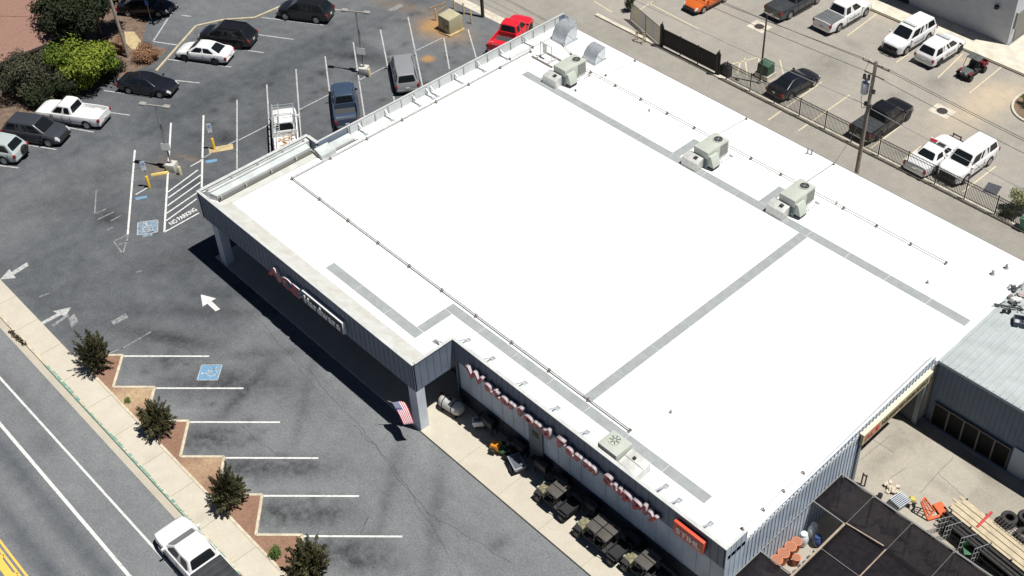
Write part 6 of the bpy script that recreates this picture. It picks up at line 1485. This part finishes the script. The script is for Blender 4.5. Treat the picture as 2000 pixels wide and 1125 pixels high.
bush('shrub', 'small bright green shrub in the last planter bay before the bottom edge', (540, 1088), [(0, 0, .4, .35, .35, .45), (.1, .1, .7, .2, .2, .3)], 700, .05, L_GREEN, .06, seed=5)
rng = random.Random(4)
def blobs_round(R, H_, n, zc, seed, flat=1.0):
    r = random.Random(seed); out = [(0, 0, zc, R * .75, R * .75, H_ * .42)]
    for k in range(n):
        a = r.random() * 6.283; q = R * r.uniform(.35, .8); out.append((q * math.cos(a), q * math.sin(a), zc + H_ * r.uniform(-.28, .38) * flat, R * r.uniform(.28, .48), R * r.uniform(.28, .48), H_ * r.uniform(.14, .26)))
    return out
bush('lime_tree', 'bright yellow-green tree between the salmon roof and the white pickup', None, blobs_round(2.75, 3.6, 20, 2.0, 21), 9500, .13, L_LIME, cat='tree', trunk=1.2, seed=11, loc=(-88.1, 31.3))
bush('dark_tree', 'large dark tree at the top left shading the black car', None, blobs_round(2.7, 4.4, 18, 4.2, 22), 9500, .15, L_DARK, cat='tree', trunk=2.4, seed=12, loc=(-91.6, 32.6))
bush('dark_tree', 'dark spreading tree behind the larger dark tree by the salmon roof', None, blobs_round(2.8, 4.2, 14, 4.6, 28), 7000, .16, L_DARK, cat='tree', trunk=2.6, seed=18, loc=(-94.0, 35.6))
bush('leaning_tree', 'tall tree leaning over the shaded black car from beyond the top edge', None, [(b[0] + 3.9, b[1] - 1.3, b[2], b[3], b[4], b[5]) for b in blobs_round(2.6, 3.6, 12, 7.4, 29)], 5000, .18, L_DARK, cat='tree', trunk=3.0, seed=17, loc=(-96.3, 43.2))
bush('tall_shrub', 'grey-green tall shrub against the salmon roof at the left edge', None, blobs_round(2.1, 3.8, 16, 2.0, 23), 6500, .11, L_GREY, seed=13, loc=(-90.3, 26.9))
bush('tall_shrub', 'dark olive shrub between the grey shrub and the yellow-green tree', None, blobs_round(1.8, 2.8, 14, 1.4, 24), 5200, .10, L_GREY, seed=14, loc=(-89.2, 28.9))
bush('tall_shrub', 'dark low shrub behind the dark grey suv', None, blobs_round(1.4, 1.8, 10, .9, 25), 3600, .10, L_DARK, seed=15, loc=(-88.1, 27.0))
bush('tall_shrub', 'added dark green shrub standing in for the shade behind the white pickup', None, blobs_round(1.5, 2.2, 8, 1.0, 26), 3000, .10, L_DARK, seed=16, loc=(-87.5, 29.3))  # shrub added where only the yellow-green tree's shade lies
bush('low_shrub', 'small green shrub above the dark grey suv at the left edge', None, blobs_round(.9, 1.5, 6, .8, 27), 1500, .08, L_GREEN, seed=18, loc=(-90.4, 23.9))
bush('rust_bush', 'rusty orange clipped bush at the end of the pale kerb', (282, 118), blobs_round(1.25, 1.3, 9, .65, 28), 4200, .07, L_RUST, seed=19)
bush('rust_bush', 'smaller rusty bush behind the foot of the leaning pole', (236, 102), blobs_round(.8, 1.1, 6, .6, 30), 1600, .07, L_RUST, seed=20)
bush('dark_shrub', 'dark shrub in shade behind the navy sedan', None, blobs_round(1.2, 1.6, 7, .8, 31), 1800, .09, L_DARK, seed=21, loc=(-87.9, 33.4))
bush('round_bush', 'round dark green bush by the chain-link fence at the top edge', (1228, 22), blobs_round(.55, 1.3, 6, .75, 32), 1300, .06, L_DARK, seed=22)
bush('dry_bush', 'pale olive bush behind the picket fence at the right edge', (1990, 412), blobs_round(1.0, 1.7, 8, .95, 33), 2600, .07, L_PALE, seed=23)
bush('dry_shrub', 'dark leafless-looking shrub low behind the picket fence near the green bin', (1968, 425), blobs_round(.8, .9, 6, .45, 34), 1300, .06, L_DARK, seed=24)
bush('island_shrub', 'pale green shrub inside the curved kerb island at the right edge', None, blobs_round(.85, 1.0, 6, .5, 35), 1500, .06, L_GREEN, seed=25, loc=(-32.2, 81.3))
bush('planter_weed', 'tiny green weed in the bare planter bay under the blue wheelchair bay', (250, 785), [(0, 0, .12, .25, .22, .12)], 160, .05, L_GREEN, .06, seed=26)
# curved kerb island
mb = MB(); C0 = Vector((-31.4, 81.6, 0)); pr = None
for k in range(19):
    a = rad(110 + k * 10); q = C0 + Vector((2.1 * math.cos(a), 2.5 * math.sin(a), .06))
    if pr: mb.bar(pr, q, .18, .16)
    pr = q
structure(mb, 'island_kerb', mat('island_kerb_pale', (.56, .52, .43), .9, var=.15))
mb = MB().sheet([(C0.x + 2.05 * math.cos(rad(k * 15)), C0.y + 2.45 * math.sin(rad(k * 15))) for k in range(24)], .05); structure(mb, 'island_soil', mat('island_earth', (.20, .14, .09), .95, var=.3, sc=4))
# soil under the shrubs at the left, paving around the leaning pole
mb = MB(); sp_ = [Vector((-87.0, 20, 0)), Vector((-87.4, 24, 0)), Vector((-87.2, 31, 0)), Vector((-86.9, 36.5, 0)), Vector((-88.0, 38.5, 0)), Vector((-90.5, 37.5, 0)), Vector((-93.8, 40, 0)), Vector((-104, 44, 0)), Vector((-118, 44, 0)), Vector((-118, 20, 0))]
mb.sheet([(v.x, v.y) for v in sp_], .012); structure(mb, 'shrub_bed', mat('shrub_bed_earth', (.16, .11, .08), .95, var=.35, sc=2))
mb = MB(); mb.sheet([(G(*q).x, G(*q).y) for q in ((243, 62), (262, 62), (284, 92), (262, 100), (246, 85))], .018); structure(mb, 'paved_corner', MATS['tan_pad'])
# plants under the shade cloth
GP = 'potted plants under the black shade cloth'
M_FL = leaf_mat('pink_flower', (.25, .02, .06), (.45, .06, .14))
ppot = thing('potted_plant', 'potted flowering plant standing under the black shade cloth', 'plant', (-16.9, 34.0, .02), 0, GP)
MB().lathe([(.13, 0), (.18, .28), (.2, .3)], 12).build('pot', mat('black_pot', (.03, .03, .03), .7), ppot)
crown(leaf_cloud([(0, 0, .6, .32, .32, .3)], 260, .06, seed=41), L_GREEN, ppot, 'foliage'); crown(leaf_cloud([(0, 0, .78, .34, .34, .2)], 150, .07, seed=42), M_FL, ppot, 'flower')
for k in range(11):
    dup(ppot, (-17.2 + (k % 4) * 2.1 + random.uniform(-.4, .4), 27.6 + (k // 4) * 3.3 + random.uniform(-.6, .6), .02), k * .7)

p = G(296, 42); t = thing('sign_post', 'thin sign post with a small blue sign beside the shaded black car', 'sign', p, rad(-60))
MB().tube((0, 0, 0), (0, 0, 2.1), .03, 8).build('post', M_POLE, t); MB().box(.03, -.16, 1.6, .05, .16, 2.1).build('sign_panel', mat('sign_blue_plain', (.08, .20, .55), .5), t)
